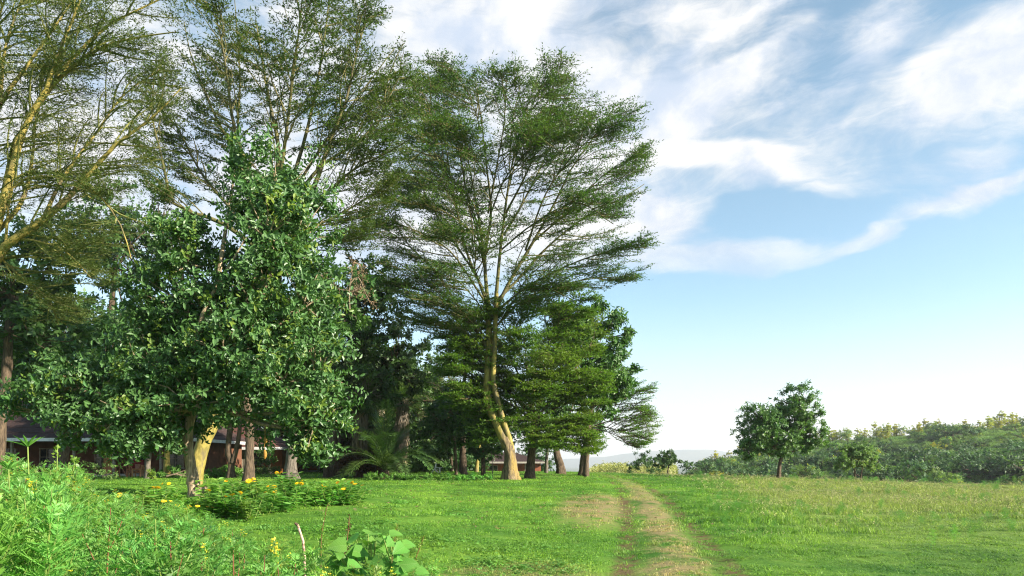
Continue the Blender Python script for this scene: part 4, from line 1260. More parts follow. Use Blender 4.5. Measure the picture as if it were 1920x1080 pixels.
def wx(px, Y): return (px - CX) / F * Y
hA, zA = house('long low house with dark roof and wide white fascia behind the weeds at left', wx(-260, 50), wx(352, 50), 50, 10, 3.25, 7.2, M['dark_roof'], M['shaded_plaster'], 3.4,
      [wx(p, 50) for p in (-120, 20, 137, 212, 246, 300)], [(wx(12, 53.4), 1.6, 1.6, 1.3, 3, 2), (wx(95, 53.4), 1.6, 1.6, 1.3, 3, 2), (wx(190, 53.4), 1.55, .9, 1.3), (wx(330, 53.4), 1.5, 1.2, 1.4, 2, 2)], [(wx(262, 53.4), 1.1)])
g = G(); box(g, (wx(3, 54), 54, 7.0), (0.9, 0.9, 3.4)); box(g, (wx(3, 54), 54, 8.76), (1.1, 1.1, 0.14))
g.build('chimney', M['chimney'], hA)
for pa, pb in ((198, 213), (-8, 6)):
    g = G(); box(g, ((wx(pa, 51) + wx(pb, 51)) / 2, 51, zA + 1.45), (wx(pb, 51) - wx(pa, 51), 0.5, 2.85)); g.build('pier', M['plaster'], hA)
hB, zB = house('orange walled house with brown roof and white posts behind the yellow trunk', wx(352, 62), wx(512, 62), 62, 8, 2.85, 5.4, M['roof'], M['plaster'], 2.4,
      [wx(p, 62) for p in (408, 453, 458, 466, 504)], [(wx(391, 64.4), 1.75, 1.5, 1.55, 2, 2), (wx(480, 64.4), 1.6, 1.3, 1.3, 2, 2)], [(wx(437, 64.4), 1.2)])
hC, zC = house('small brown roofed cottage with a lattice window between the dark trunks', wx(520, 72), wx(682, 72), 72, 8, 2.6, 4.7, M['roof'], M['plaster'], 1.0,
      [wx(p, 72) for p in (524, 575, 640)], [(wx(521, 73) + 1.0, 1.7, 1.5, 1.5, 3, 3), (wx(600, 73), 1.6, 1.3, 1.3, 2, 2)], rail=[(wx(556, 72), wx(575, 72))])
hD, zD = house('far low building with brick red wall and thin white eaves seen beyond the tall trunk', wx(770, 96), wx(1015, 96), 96, 8, 1.55, 3.0, M['dark_roof'], M['brick_red'], 1.5,
      [wx(p, 96) for p in (800, 850, 905, 985)], [(wx(840, 97.5), 1.6, 1.2, 1.2, 2, 2), (wx(925, 97.5), 1.6, 1.2, 1.2, 2, 2)], [(wx(955, 97.5), 1.1)], fas='stone')

# veranda furniture
def chair(label, c, rz, mats, group=None, s=1.0):
    root = thing('chair', label, 'chair', c, group)
    root.rotation_euler = (0, 0, rz)
    def mk(name, mat, boxes):
        g = G()
        for cc, ss in boxes: box(g, np.array(cc) * s, np.array(ss) * s)
        g.build(name, mat, root, origin=(0, 0, 0))
    mk('seat', mats[0], [((0, 0, 0.42), (0.62, 0.6, 0.12))])
    mk('backrest', mats[0], [((0, 0.30, 0.72), (0.62, 0.12, 0.52))])
    for sx in (-1, 1):
        mk('armrest', mats[1], [((sx * 0.35, 0, 0.62), (0.09, 0.62, 0.07))])
        for sy in (-1, 1):
            mk('leg', mats[1], [((sx * 0.34, sy * 0.27, 0.29), (0.07, 0.07, 0.58))])
    return root
c0 = GP(243, 47); c0[2] += 0.0
chair('dark cushioned veranda chair with orange arms behind the small table', c0 + [0, 0.9, 0.1], 0.3, (M['cushion'], M['orange_wood']), 'veranda chairs', 1.15)
c1 = GP(253, 47)
chair('low orange armed chair right of the small veranda table', c1 + [0.1, -0.3, 0], -0.6, (M['timber'], M['orange_wood']), 'veranda chairs', 0.95)
t0 = GP(231, 46.5)
root = thing('table', 'small red brown slatted table on the veranda edge', 'table', t0)
for i in range(5):
    g = G(); box(g, t0 + [-0.36 + 0.18 * i, 0, 0.78], (0.165, 0.62, 0.04)); g.build('slat', M['timber'], root)
for sx in (-1, 1):
    for sy in (-1, 1):
        g = G(); box(g, t0 + [sx * 0.38, sy * 0.24, 0.38], (0.06, 0.06, 0.76)); g.build('leg', M['timber'], root)
    g = G(); bar(g, t0 + [sx * 0.38, -0.24, 0.1], t0 + [sx * 0.05, -0.24, 0.7], 0.04, 0.04); g.build('brace', M['timber'], root)
for i, (px, lab) in enumerate(((411, 'dark red veranda chair beside the white post, nearest the window'), (424, 'dark red veranda chair with round pale arm ends near the forked trunk'))):
    chair(lab, np.array([wx(px, 62.8), 62.8, zB + 0.32]), 0.4 + i, (M['cushion'], M['orange_wood']), 'red chairs on the veranda', 1.0)

# white slatted garden chair
c = GP(818, 66)
root = thing('garden_chair', 'white painted slatted reclining garden chair on the far lawn', 'chair', c)
root.rotation_euler = (0, 0, R(12))
def wbar(name, a, b, w=0.05, h=0.05):
    g = G(); bar(g, a, b, w, h); return g.build(name, M['white_paint'], root, origin=(0, 0, 0))
for sy in (-0.3, 0.3):
    wbar('leg', (-0.5, sy, 0.0), (-0.02, sy, 0.62), 0.06); wbar('leg', (0.22, sy, 0.0), (-0.16, sy, 0.42), 0.06)
    wbar('backrest_rail', (-0.16, sy, 0.3), (-0.02, sy * 0.95, 0.98), 0.05); wbar('armrest', (-0.12, sy * 1.12, 0.55), (0.55, sy * 1.12, 0.52), 0.10, 0.04)
    wbar('front_leg', (0.35, sy, 0), (0.32, sy, 0.52), 0.06)
for i in range(6):
    f = 0.05 + i * 0.18
    wbar('back_slat', (-0.16 + 0.14 * f, -0.31, 0.3 + 0.68 * f), (-0.16 + 0.14 * f, 0.31, 0.3 + 0.68 * f), 0.09, 0.03)
for i in range(5):
    wbar('seat_slat', (-0.14 + i * 0.13, -0.31, 0.36 + 0.012 * i), (-0.14 + i * 0.13, 0.31, 0.36 + 0.012 * i), 0.10, 0.03)

# ------------------------------------------------------------------ the dark trees of the grove
LAB = 'trees of the dark grove'
def grove(label, basepx, Y, line, r0, r1, lobes, n, bark='brown_bark', leaf='dark_leaf', L=0.32, Wd=0.17, seed=0, name='shade_tree', dY=0, **kw):
    b = GP(basepx, Y)
    pts = [b] + [P(px, py, Y) for px, py in line]
    lb = [lobe(*(l if len(l) == 5 else (*l, Y))) for l in lobes]
    return broad_tree(name, label, 'tree', b, pts, r0, r1, lb, n, L, Wd, M[bark], [M[k] for k in leaf] if isinstance(leaf, tuple) else M[leaf], seed, 'trees of the grove', **kw)

grove('dark brown trunked shade tree standing tall in front of the orange house', 466, 36, [(468, 850), (468, 800), (462, 740), (470, 680)], .26, .16,
      [(480, 640, 90, 80), (560, 600, 80, 70), (420, 690, 70, 60), (640, 560, 70, 60)], 9000, seed=101)
grove('shade tree with two crooked stems that fork low before the veranda', 434, 44, [(433, 865), (428, 845), (432, 800), (440, 750)], .22, .13,
      [(440, 690, 80, 60, 46), (380, 640, 80, 70, 46), (500, 700, 70, 50, 46)], 7000, seed=102)
fk = bpy.data.objects[-1] if False else None
g = G(); L_ = smoothline([P(436, 868, 43.9), P(444, 838, 43.9), P(449, 808, 43.9), P(450, 770, 44)], 9)
tubes(g, L_[None], np.linspace(.17, .11, 9)[None], 9)
ft = [o for o in bpy.data.objects if o.get('label', '').startswith('shade tree with two crooked')][0]
g.build('limb', M['brown_bark'], ft, smooth=True)
grove('dark rough trunked tree with a thick short bole right of the hanging pods', 545, 42, [(546, 865), (549, 840), (556, 800), (560, 760)], .36, .26,
      [(570, 690, 80, 70, 44), (620, 640, 80, 80, 44), (690, 720, 60, 60, 44)], 9000, bark='grey_bark', seed=103)
grove('tall dark evergreen with a dense rounded crown left of the tall pale trunk', 626, 48, [(628, 850), (632, 800), (640, 740)], .34, .22,
      [(680, 620, 75, 70), (740, 660, 62, 60), (640, 560, 80, 80), (700, 540, 70, 55), (660, 700, 80, 60), (760, 690, 45, 45)], 17000, seed=104, leaf=('dark_leaf', 'mid_leaf'))
grove('broad green tree whose bright crown shows between the dark evergreen and the tall trunk', 868, 58, [(868, 850), (866, 800), (870, 740)], .3, .2,
      [(870, 690, 50, 55), (850, 740, 60, 50), (890, 640, 45, 50), (900, 760, 60, 50), (820, 800, 60, 40)], 9000, leaf='mid_leaf', seed=105)
grove('leafy broad tree with large leaves at the right end of the grove', 1098, 50, [(1100, 850), (1104, 800), (1112, 750)], .2, .15,
      [(1130, 620, 52, 50), (1155, 680, 40, 45), (1100, 600, 40, 40), (1120, 700, 62, 55), (1080, 660, 50, 60), (1160, 740, 38, 35), (1060, 610, 40, 50)], 13000, leaf=('mid_leaf', 'glossy_leaf'), L=0.36, Wd=0.15, seed=106, fold=True)
grove('dark many stemmed tree with forked bole behind the low acacia', 1052, 62, [(1050, 870), (1044, 850), (1040, 800)], .36, .24,
      [(1040, 770, 80, 50), (1080, 720, 60, 50), (990, 750, 60, 60), (1000, 810, 60, 35), (1120, 790, 45, 30)], 11000, seed=107, leaf='dark_leaf')
grove('low spreading tree with dark hanging foliage left of the tall trunk', 905, 47, [(905, 868), (905, 840), (903, 815)], .12, .09,
      [(880, 805, 50, 34), (840, 795, 55, 40), (920, 820, 40, 28), (870, 770, 60, 40), (905, 850, 26, 16)], 9000, leaf=('dark_leaf', 'mid_leaf'), seed=108)
# left side, behind the near fever tree
grove('dark trunked tree leaning at the left edge under the golden branches', -4, 34, [(2, 800), (12, 700), (18, 610), (30, 560)], .26, .18,
      [(30, 520, 110, 90), (-60, 600, 110, 100), (110, 480, 90, 70), (60, 620, 90, 60), (-40, 430, 100, 70)], 13000, seed=110)
grove('dark tree with slanting trunk before the white fascia of the left house', 118, 40, [(122, 840), (128, 800), (134, 760), (120, 640)], .24, .16,
      [(130, 700, 90, 60), (60, 680, 90, 70), (200, 680, 90, 80), (110, 640, 100, 40)], 10000, seed=111)
grove('tall dark evergreen behind the left side of the glossy tree', 200, 52, [(200, 800), (204, 700), (208, 600), (215, 500)], .3, .18,
      [(225, 440, 90, 100), (160, 430, 80, 70), (270, 500, 80, 80), (240, 600, 90, 60), (300, 420, 60, 70)], 14000, seed=112)
grove('grey stemmed tree in the shade of the veranda near the small table', 277, 43, [(277, 870), (280, 845), (284, 800), (290, 740)], .17, .13,
      [(290, 700, 90, 60), (250, 640, 90, 60)], 6000, bark='grey_bark', seed=113)
grove('orange lit stem between the veranda and the leaning yellow trunk', 312, 45, [(313, 860), (316, 830), (318, 790), (320, 740)], .2, .15,
      [(330, 690, 80, 60), (380, 720, 60, 50)], 6000, bark='fever_bark', seed=114)
# thin saplings and pale stems on the far lawn
def stem(label, px, Y, pts, r0, bark):
    b = GP(px, Y)
    root = thing('sapling', label, 'sapling', b, 'thin stems on the far lawn')
    L = smoothline([b] + [P(a, c, Y) for a, c in pts], 10)
    L[0, 2] -= .05
    limb_mesh(root, L, r0, r0 * .45, M[bark], 'trunk')
    leaf_crown(root, [lobe(pts[-1][0], pts[-1][1] + 4, 20, 15, Y)], 500, 0.13, 0.07, [M[bark], M['dark_leaf']], 7 + int(px), tw=.01)
    return root
stem('thin dark sapling with a short blackened foot left of the tall trunk', 908, 46, [(908, 870), (907, 845)], .11, 'brown_bark')
stem('very thin pale sapling between the dark sapling and the tall trunk', 924, 44, [(923, 870), (922, 845)], .035, 'grey_bark')
stem('golden lit stem glowing in the shade beyond the low spreading tree', 893, 72, [(896, 860), (900, 835), (905, 815)], .24, 'fever_bark')
stem('straight grey stem between the low acacia and the forked tree', 1024, 66, [(1025, 860), (1026, 840), (1026, 820)], .22, 'grey_bark')

# the mass of trees behind the houses: four kinds, each tree an object of its own
protos = []
for i, (lab, leafk, n) in enumerate((('dense dark evergreen', 'dark_leaf', 9000), ('broad crowned dark tree', 'dark_leaf', 9000), ('mid green tree', 'mid_leaf', 8000))):
    base = np.array([0.0, 400.0 + 30 * i, 0])
    k = [(0, 0, 7.5, 3.4, 3.4, 3.2), (2.2, 0.4, 6.0, 2.6, 2.6, 2.4), (-2.3, -0.5, 6.2, 2.7, 2.7, 2.3), (0.6, -1.6, 4.2, 3.0, 2.4, 2.0), (-1.0, 1.2, 9.6, 2.2, 2.2, 2.0), (0.5, -0.8, 2.0, 3.0, 2.6, 1.7), (-1.5, 0.6, 2.2, 2.4, 2.4, 1.6)]
    rr = np.random.default_rng(300 + i)
    lb = [(base + np.array(q[:3]) + rr.normal(0, .5, 3), np.array(q[3:])) for q in k]
    protos.append(broad_tree('woodland_tree', lab, 'tree', base, [base, base + [0.1, 0, 1.6], base + [0, 0.1, 3.2], base + [0.1, 0, 4.6]], .2, .14, lb, n + 4000, .36, .20, M['brown_bark'], M[leafk], 200 + i, 'woodland behind the houses', clump=.3))
WHERE = [(-150, 66), (-60, 74), (30, 68), (100, 80), (160, 66), (230, 76), (300, 70), (350, 84), (410, 80), (470, 88), (530, 84), (590, 92), (650, 84), (700, 78), (740, 90), (780, 74), (815, 104), (850, 108), (905, 110), (960, 108), (1005, 112), (720, 64), (560, 100), (380, 98), (120, 96), (10, 92), (800, 72),
         (640, 66), (690, 70), (760, 68), (830, 78), (870, 84), (770, 82), (-100, 90), (60, 63), (270, 64), (200, 90), (846, 72), (805, 90), (720, 84), (450, 74), (-220, 60), (900, 86)]
rw = np.random.default_rng(5)
for i, (px, Yw) in enumerate(WHERE):
    k = int(rw.integers(0, 3))
    p = GP(px, Yw); p[2] -= 0.1
    sc = rw.uniform(1.25, 1.6) if px < 320 else rw.uniform(1.0, 1.3) if px < 780 else rw.uniform(0.75, 0.95)
    if px > 895: sc *= .72
    what = ('dense dark evergreen', 'broad dark tree', 'mid green tree')[k]
    zone = 'in the shade behind the long low house' if px < 350 else 'in the shade behind the orange house' if px < 540 else 'in the dark behind the palms' if px < 790 else 'in the dark gap left of the tall trunk' if px < 890 else 'behind the far brick red building'
    o = dup(protos[k], p, rw.uniform(0, 6.28), (sc, sc, sc * rw.uniform(0.9, 1.1)))
    name_later(o, what, zone, px, 'woodland trees behind the houses')
for pr in protos:
    for ch in list(pr.children):
        bpy.data.objects.remove(ch)
    bpy.data.objects.remove(pr)

# bare brown branches of the layered acacia in the gap
Yl = 54.0
b = GP(856, Yl)
la = thing('acacia_tree', 'brownish acacia with bare flat layered branches in the dark gap before the far building', 'tree', b)
trunk_mesh(la, [b, P(853, 840, Yl), P(848, 800, Yl), P(845, 770, Yl)], .13, .10, M['brown_bark'], 'trunk', .3, 10, 12)
limbs = []
q = (845, 772)
for pts, r0, dY in [([q, (820, 755), (790, 752), (765, 760)], .06, -1), ([q, (850, 745), (870, 735), (900, 730)], .06, 1), ([q, (830, 730), (800, 722), (775, 728)], .05, 1.5),
                    ([q, (870, 765), (900, 770)], .05, -1.5), ([q, (840, 735), (850, 705)], .05, 0), ([q, (810, 780), (785, 790)], .05, -2)]:
    fl(pts, r0, .012, dY, 'brown_bark', la, Yl)
fever_crown(la, limbs, [lobe(840, 750, 85, 45, Yl, 3)], (b[0], b[1]), 57, 12, 7, 6, 2.2, 1.1, .34, .14, .05, 3, [M['dry_twig'], M['fever_leaf_low']], rtw=.012, t0=.2, bare=.35, flat=.4)

# dead brown spray caught high between the glossy tree and the evergreen
Yq = 27.0
root = thing('dead_branch', 'dead pale brown forked branch caught between the glossy tree and the dark evergreen', 'branch', P(662, 575, Yq))
g = G(); gl = G(); r = np.random.default_rng(9)
for pts in ([(656, 580), (655, 545), (660, 515), (664, 492)], [(664, 492), (675, 498), (680, 520)], [(655, 545), (630, 540), (600, 515), (585, 515)], [(658, 530), (672, 520), (690, 560), (705, 575)], [(655, 540), (665, 545), (672, 540)]):
    L = pix_line(pts, Yq, r.normal(0, .4), 10)
    tubes(g, L[None], np.linspace(.026, .009, 10)[None], 5)
    p, t = along(L[None], np.zeros(46, int), r.uniform(.3, 1, 46))
    d = t * .4 + r.normal(0, .6, p.shape)
    q2 = p + unit(d) * r.uniform(.15, .4, (46, 1))
    cones(g, p, q2, .006)
    for f in (.5, .9):
        rhombs(gl, p + (q2 - p) * f, d + r.normal(0, .6, p.shape), r.normal(0, 1, p.shape), .10, .035)
g.build('branch', M['dry_twig'], root); gl.build('dead_leaves', M['dry_leaf'], root)

# ------------------------------------------------------------------ palms
def fan_leaf(g, p, d, size, r, m=0, n=15):
    d = unit(d); s = unit(np.cross(d, np.array([0, 0, 1.0]) + r.normal(0, .1, 3))); u = np.cross(s, d)
    a = np.linspace(-1.9, 1.9, n)
    tip = p + d * size * .75
    dirs = np.cos(a)[:, None] * d + np.sin(a)[:, None] * s
    bp = np.repeat(tip[None], n, 0)
    dirs = unit(dirs + np.array([0, 0, -0.25]) * np.abs(np.sin(a))[:, None] + r.normal(0, .05, dirs.shape))
    rhombs(g, bp, dirs, u + dirs * .1, size * r.uniform(.8, 1.05, n), size * .10, m)
    bar(g, p, tip, .025, .015, m)

def fan_palm(label, px, Y, top_row, skirt, seed):
    b = GP(px, Y)
    root = thing('fan_palm', label, 'palm', b, 'skirted fan palms')
    r = np.random.default_rng(seed)
    top = P(px + r.normal(0, 3), top_row, Y)
    trunk_mesh(root, [b, b + (top - b) * .35 + [r.normal(0, .08), 0, 0], b + (top - b) * .7, top], .19, .15, M['brown_bark'], 'trunk', .5, 10, seed)
    # hanging skirt of dead fronds
    g = G(); z0, z1 = P(px, skirt[1], Y)[2], top[2] - .2
    n = 900
    f = r.random(n); zz = z0 + .5 + (z1 - z0) * f; a = r.uniform(0, 6.28, n)
    rad = .20 + .32 * (0.35 + 0.65 * np.sin(np.pi * (0.15 + 0.75 * f))) * (.6 + .4 * r.random(n))
    c = b[:2] + (top - b)[:2] * ((zz - b[2]) / (top[2] - b[2]))[:, None]
    o = np.c_[np.cos(a), np.sin(a), np.zeros(n)]
    p = np.c_[c, zz] + o * rad[:, None]
    rhombs(g, p, np.c_[o[:, :2] * .10, np.full(n, -1.0)] + r.normal(0, .10, (n, 3)), o + r.normal(0, .35, (n, 3)), r.uniform(.5, 1.0, n), r.uniform(.04, .10, n))
    g.build('dead_frond_skirt', M['dead_leaf'], root)
    g = G()
    for j in range(34):
        a = r.uniform(0, 6.28); e = r.uniform(-.7, 1.2)
        d = np.array([math.cos(a) * math.cos(e), math.sin(a) * math.cos(e), math.sin(e)])
        fan_leaf(g, top + d * .2, d, r.uniform(1.0, 1.4), r)
    g.build('crown', M['palm_leaf'], root)
    return root
fan_palm('skirted palm half hidden by the glossy tree, left of the other two palms', 612, 46, 772, (800, 872), 1)
fan_palm('skirted palm with thick grey dead fronds in front of the brown roof', 674, 46, 752, (770, 862), 2)
fan_palm('skirted palm with narrow grey column right of the feather palm', 749, 52, 752, (790, 868), 3)
fan_palm('small skirted palm in the shade behind the feather palm', 714, 58, 772, (790, 850), 4)

def feather_palm(label, px, Y, nf, Lf, seed, th0=.25, up=1.0, cat='palm'):
    b = GP(px, Y)
    root = thing('feather_palm', label, cat, b)
    r = np.random.default_rng(seed)
    trunk_mesh(root, [b, b + [0, 0, .3], b + [0.02, 0, .55]], .26, .2, M['brown_bark'], 'trunk', .3, 10, seed, 8)
    hub = b + [0, 0, .55]
    for j in range(nf):
        a = j * 2.399 + r.normal(0, .2); e = np.clip(1.5 - 1.05 * (j / nf) + r.normal(0, .1), .1, 1.5)
        d = np.array([math.cos(a) * math.cos(e), math.sin(a) * math.cos(e), math.sin(e)])
        L = Lf * r.uniform(.8, 1.1)
        c = grow(r, hub[None], d[None], [L], 16, np.array([0, 0, -.125]), .012)[0]
        g = G()
        tubes(g, c[None], np.linspace(.022, .006, 16)[None], 4)
        n = 44
        t = np.repeat(np.linspace(.12, .99, n), 2)
        p, tan = along(c[None], np.zeros(2 * n, int), t)
        sd = np.tile([-1, 1], n)[:, None]
        s = unit(np.cross(tan, np.array([0, 0, 1.0]))) * sd
        dd = s * .9 + tan * .75 + np.array([0, 0, .05]) + r.normal(0, .08, p.shape)
        rhombs(g, p, dd, np.cross(dd, tan) * sd + [0, 0, .3], .62 * np.sin(np.pi * (.12 + .83 * t)) ** .7 * Lf / 3, .062)
        g.build('frond', M['palm_leaf'], root)
    return root
feather_palm('wide feather palm with long arching fronds at the edge of the lawn', 722, 43, 34, 4.4, 31)

# ------------------------------------------------------------------ shrubs and hedges under the trees
def shrub(name, label, cat, px, Y, lobes, n, leaf, L, Wd, seed, group=None, **kw):
    b = GP(px, Y)
    root = thing(name, label, cat, b, group)
    r = np.random.default_rng(seed)
    g = G()
    for c, rad in lobes:
        tubes(g, smoothline([b + r.normal(0, .1, 3) * [1, 1, 0], (b + c) / 2 + [0, 0, .1], c], 6)[None], np.linspace(.035, .012, 6)[None], 5)
    g.build('stem', M['brown_bark'], root)
    leaf_crown(root, lobes, n, L, Wd, [M['brown_bark'], *([M[leaf]] if isinstance(leaf, str) else [M[k] for k in leaf])], seed, tw=.008, name='foliage', **kw)
    return root
shrub('shrub', 'tall maroon leaved shrub beneath the grey palm skirt', 'shrub', 664, 45, [lobe(650, 868, 22, 22, 45), lobe(684, 864, 24, 24, 45), lobe(668, 875, 30, 16, 45)], 5000, 'maroon_leaf', .16, .07, 71)
shrub('shrub', 'small rusty brown shrub at the foot of the feather palm', 'shrub', 706, 44.5, [lobe(706, 880, 12, 11, 44.5)], 900, 'maroon_leaf', .14, .06, 72)
shrub('shrub', 'rounded grey green shrub behind the weeds before the long house', 'shrub', 172, 38, [lobe(150, 882, 30, 18, 38), lobe(190, 884, 30, 16, 38), lobe(120, 886, 30, 18, 38)], 5000, 'bush_leaf', .09, .05, 73)
shrub('shrub', 'dark green shrub row below the orange house', 'shrub', 420, 45, [lobe(398, 888, 24, 10, 45), lobe(430, 886, 26, 11, 45), lobe(330, 886, 30, 10, 45), lobe(300, 888, 22, 9, 45)], 5000, 'bed_leaf', .16, .07, 74)
shrub('shrub', 'low clipped hedge beneath the lattice window', 'hedge', 505, 56, [lobe(490, 883, 24, 8, 56), lobe(522, 882, 24, 8, 56)], 4000, 'mid_leaf', .09, .05, 75)
shrub('shrub', 'tall mottled shrub growing against the house wall beside the pods', 'shrub', 492, 58, [lobe(486, 862, 18, 24, 58), lobe(505, 850, 14, 20, 58)], 3000, ('dark_leaf', 'young_leaf'), .14, .07, 76)
shrub('shrub', 'yellowish fern clump at the lawn edge in front of the dark veranda', 'fern', 286, 41, [lobe(286, 890, 8, 7, 41)], 400, 'young_leaf', .2, .06, 77)
# low hedge strip on the lawn
Yh = 39.0
root = thing('hedge', 'long low dark green hedge strip across the lawn before the white chair', 'hedge', GP(795, Yh))
for i, (a, c) in enumerate(((684, 740), (740, 800), (800, 850), (850, 902))):
    lb = []
    for px in np.linspace(a + 8, c - 4, 4):
        p = GP(px, Yh + 0.25 * math.sin(px)); lb.append((p + [0, 0, .16], np.array([.75, .6, .30])))
    leaf_crown(root, lb, 2600, .10, .05, [M['brown_bark'], M['bed_leaf']], 90 + i, tw=.006, name='hedge_section', shell=.5)
# fallen bare branch
root = thing('fallen_branch', 'fallen bare branch lying on the lawn left of the glossy trunk', 'branch', GP(332, 40))
g = G()
for pts in ([(312, 893), (330, 888), (349, 881)], [(326, 890), (345, 889), (352, 886)], [(330, 888), (340, 892), (350, 893)]):
    L = np.array([P(a, c_, 40) for a, c_ in pts]); L[:, 2] = np.maximum(L[:, 2], ground_h(L[:, 0], L[:, 1]) + .03)
    tubes(g, smoothline(L, 6)[None], np.linspace(.05, .02, 6)[None], 5)
g.build('branch', M['dry_twig'], root)
# ------------------------------------------------------------------ lone trees in the meadow
M['field_leaf'] = leaf_mat('field tree leaf', (0.045, 0.12, 0.030), (0.09, 0.19, 0.045), 0.45, 0.34, 0.45, c3=(0.11, 0.20, 0.04))
Yt = 55.0
b = GP(1460, Yt)
broad_tree('field_tree', 'lone dark green tree standing in the meadow with one tall and one wide crown lobe', 'tree', b,
           [b, P(1461, 880, Yt), P(1464, 862, Yt), P(1470, 846, Yt)], .16, .11,
           [lobe(1430, 802, 48, 40, Yt), lobe(1402, 834, 30, 24, Yt), lobe(1462, 822, 40, 32, Yt), lobe(1428, 782, 36, 26, Yt), lobe(1496, 752, 36, 34, Yt), lobe(1505, 788, 36, 34, Yt),
            lobe(1520, 824, 32, 28, Yt), lobe(1445, 830, 40, 20, Yt)], 24000, .24, .12, M['brown_bark'], [M['field_leaf'], M['glossy_leaf']], 401, clump=.3)
Ys = 66.0
b = GP(1608, Ys)
root = broad_tree('field_tree', 'small light green twin stemmed tree at the foot of the hillside', 'tree', b,
           [b, P(1604, 900, Ys), P(1603, 885, Ys), P(1600, 872, Ys)], .10, .07,
           [lobe(1590, 856, 24, 18, Ys), lobe(1618, 852, 26, 20, Ys), lobe(1634, 872, 16, 13, Ys), lobe(1602, 845, 18, 12, Ys), lobe(1578, 872, 14, 11, Ys)], 8000, .22, .11, M['brown_bark'], [M['bush_leaf'], M['mid_leaf']], 402)
g = G(); L_ = smoothline([b + [.25, 0, 0], P(1614, 895, Ys), P(1617, 880, Ys), P(1622, 862, Ys)], 8)
tubes(g, L_[None], np.linspace(.1, .05, 8)[None], 7); g.build('trunk', M['brown_bark'], root, smooth=True)
Yv = 78.0
b = GP(1252, Yv)
broad_tree('field_tree', 'small round tree with thin dark stems standing on the crest', 'tree', b, [b, P(1252, 885, Yv), P(1253, 878, Yv), P(1254, 870, Yv)], .10, .06,
           [lobe(1248, 856, 18, 13, Yv), lobe(1262, 862, 14, 12, Yv), lobe(1240, 868, 14, 10, Yv)], 4200, .24, .11, M['brown_bark'], M['bush_leaf_dark'], 403)
shrub('shrub', 'dark scraggly shrub on the crest left of the small round tree', 'shrub', 1205, 77, [lobe(1195, 868, 22, 18, 77), lobe(1212, 860, 16, 14, 77), lobe(1225, 876, 18, 12, 77), lobe(1180, 876, 12, 8, 77)], 3600, 'bush_leaf_dark', .20, .09, 404)
shrub('shrub', 'pale green tuft shrub in the meadow right of the twin stemmed tree', 'shrub', 1643, 58, [lobe(1643, 903, 9, 7, 58)], 500, 'bush_leaf', .14, .05, 405)

# ------------------------------------------------------------------ shrubs of the hillside
PY = 5000.0
def hill_proto(kind, lobes, n, leaf, L, Wd, seed, trunk=0.0):
    base = np.array([0.0, PY, 0.0])
    root = thing(kind, kind, 'shrub' if 'shrub' in kind else 'tree', base)
    lb = [(base + np.array(c), np.array(r)) for c, r in lobes]
    g = G()
    for c, rad in lb:
        tubes(g, smoothline([base, base + (c - base) * [.4, .4, .5], c], 6)[None], np.linspace(.09, .03, 6)[None], 5)
    g.build('trunk' if trunk else 'stem', M['brown_bark'], root)
    leaf_crown(root, lb, n, L, Wd, [M['brown_bark'], *[M[k] for k in leaf]], seed, tw=.02, name='crown' if trunk else 'foliage', clump=.33, shell=.72, droop=.1, spray=7)
    return root
HP = {
 'dome': [hill_proto('hillside_shrub', [((0, 0, 1.0), (1.7, 1.7, 1.2)), ((1.2, .3, .7), (1.2, 1.2, .9)), ((-1.2, -.2, .7), (1.2, 1.2, .9))], 1500, ('bush_leaf_dark',), .26, .13, 501),
          hill_proto('hillside_shrub', [((0, 0, 1.2), (1.5, 1.5, 1.3)), ((.9, -.6, .7), (1.3, 1.2, .8))], 1300, ('bush_leaf_dark', 'bush_leaf'), .26, .13, 502)],
 'loose': [hill_proto('hillside_shrub', [((-.8, 0, .8), (1.1, 1.1, .8)), ((.8, .2, .6), (1.3, 1.1, .7)), ((.1, .3, 1.3), (.8, .8, .7))], 1200, ('bush_leaf',), .26, .11, 503),
           hill_proto('hillside_shrub', [((0, 0, .6), (1.8, 1.4, .7)), ((.5, 0, 1.1), (.7, .7, .6))], 1100, ('bush_leaf', 'bush_leaf_sun_lime'), .24, .10, 504)],
 'lime': [hill_proto('hillside_shrub', [((0, 0, 1.0), (1.3, 1.3, 1.0)), ((.9, .2, .6), (.9, .9, .7))], 1000, ('bush_leaf_sun_lime',), .24, .11, 505)],
 'spire': [hill_proto('ridge_tree', [((0, 0, 1.1), (1.7, 1.7, 1.0)), ((.1, 0, 2.2), (1.4, 1.4, 1.0)), ((0, .1, 3.3), (1.0, 1.0, .9)), ((.1, 0, 4.2), (.6, .6, .7))], 2000, ('bush_leaf_sun_lime', 'bush_leaf'), .26, .12, 506, 1)],
 'round': [hill_proto('ridge_tree', [((0, 0, 2.4), (1.5, 1.5, 1.2)), ((1.0, 0, 1.9), (1.1, 1.1, .9)), ((-1.0, .2, 1.8), (1.1, 1.1, 1.0))], 1400, ('bush_leaf_sun_lime', 'bush_leaf'), .26, .12, 507, 1),
           hill_proto('ridge_tree', [((0, 0, 2.2), (1.4, 1.4, 1.3)), ((.8, 0, 1.4), (1.2, 1.1, .9))], 1300, ('bush_leaf', 'bush_leaf_sun_lime'), .26, .12, 508, 1)],
}
rh = np.random.default_rng(77)
def zone(px, Yy):
    a = 'low' if Yy < 132 else ('halfway up' if Yy < 175 else 'high' if Yy < 215 else 'near the ridge')
    if px < 1400: return f'{a} left of the lone tree'
    if px < 1500: return f'{a} behind the lone tree'
    if px < 1590: return f'{a} between the two meadow trees'
    if px < 1670: return f'{a} behind the twin stemmed tree'
    if px < 1780: return f'{a} beyond the twin stemmed tree'
    return f'{a} at the hill\'s right end'
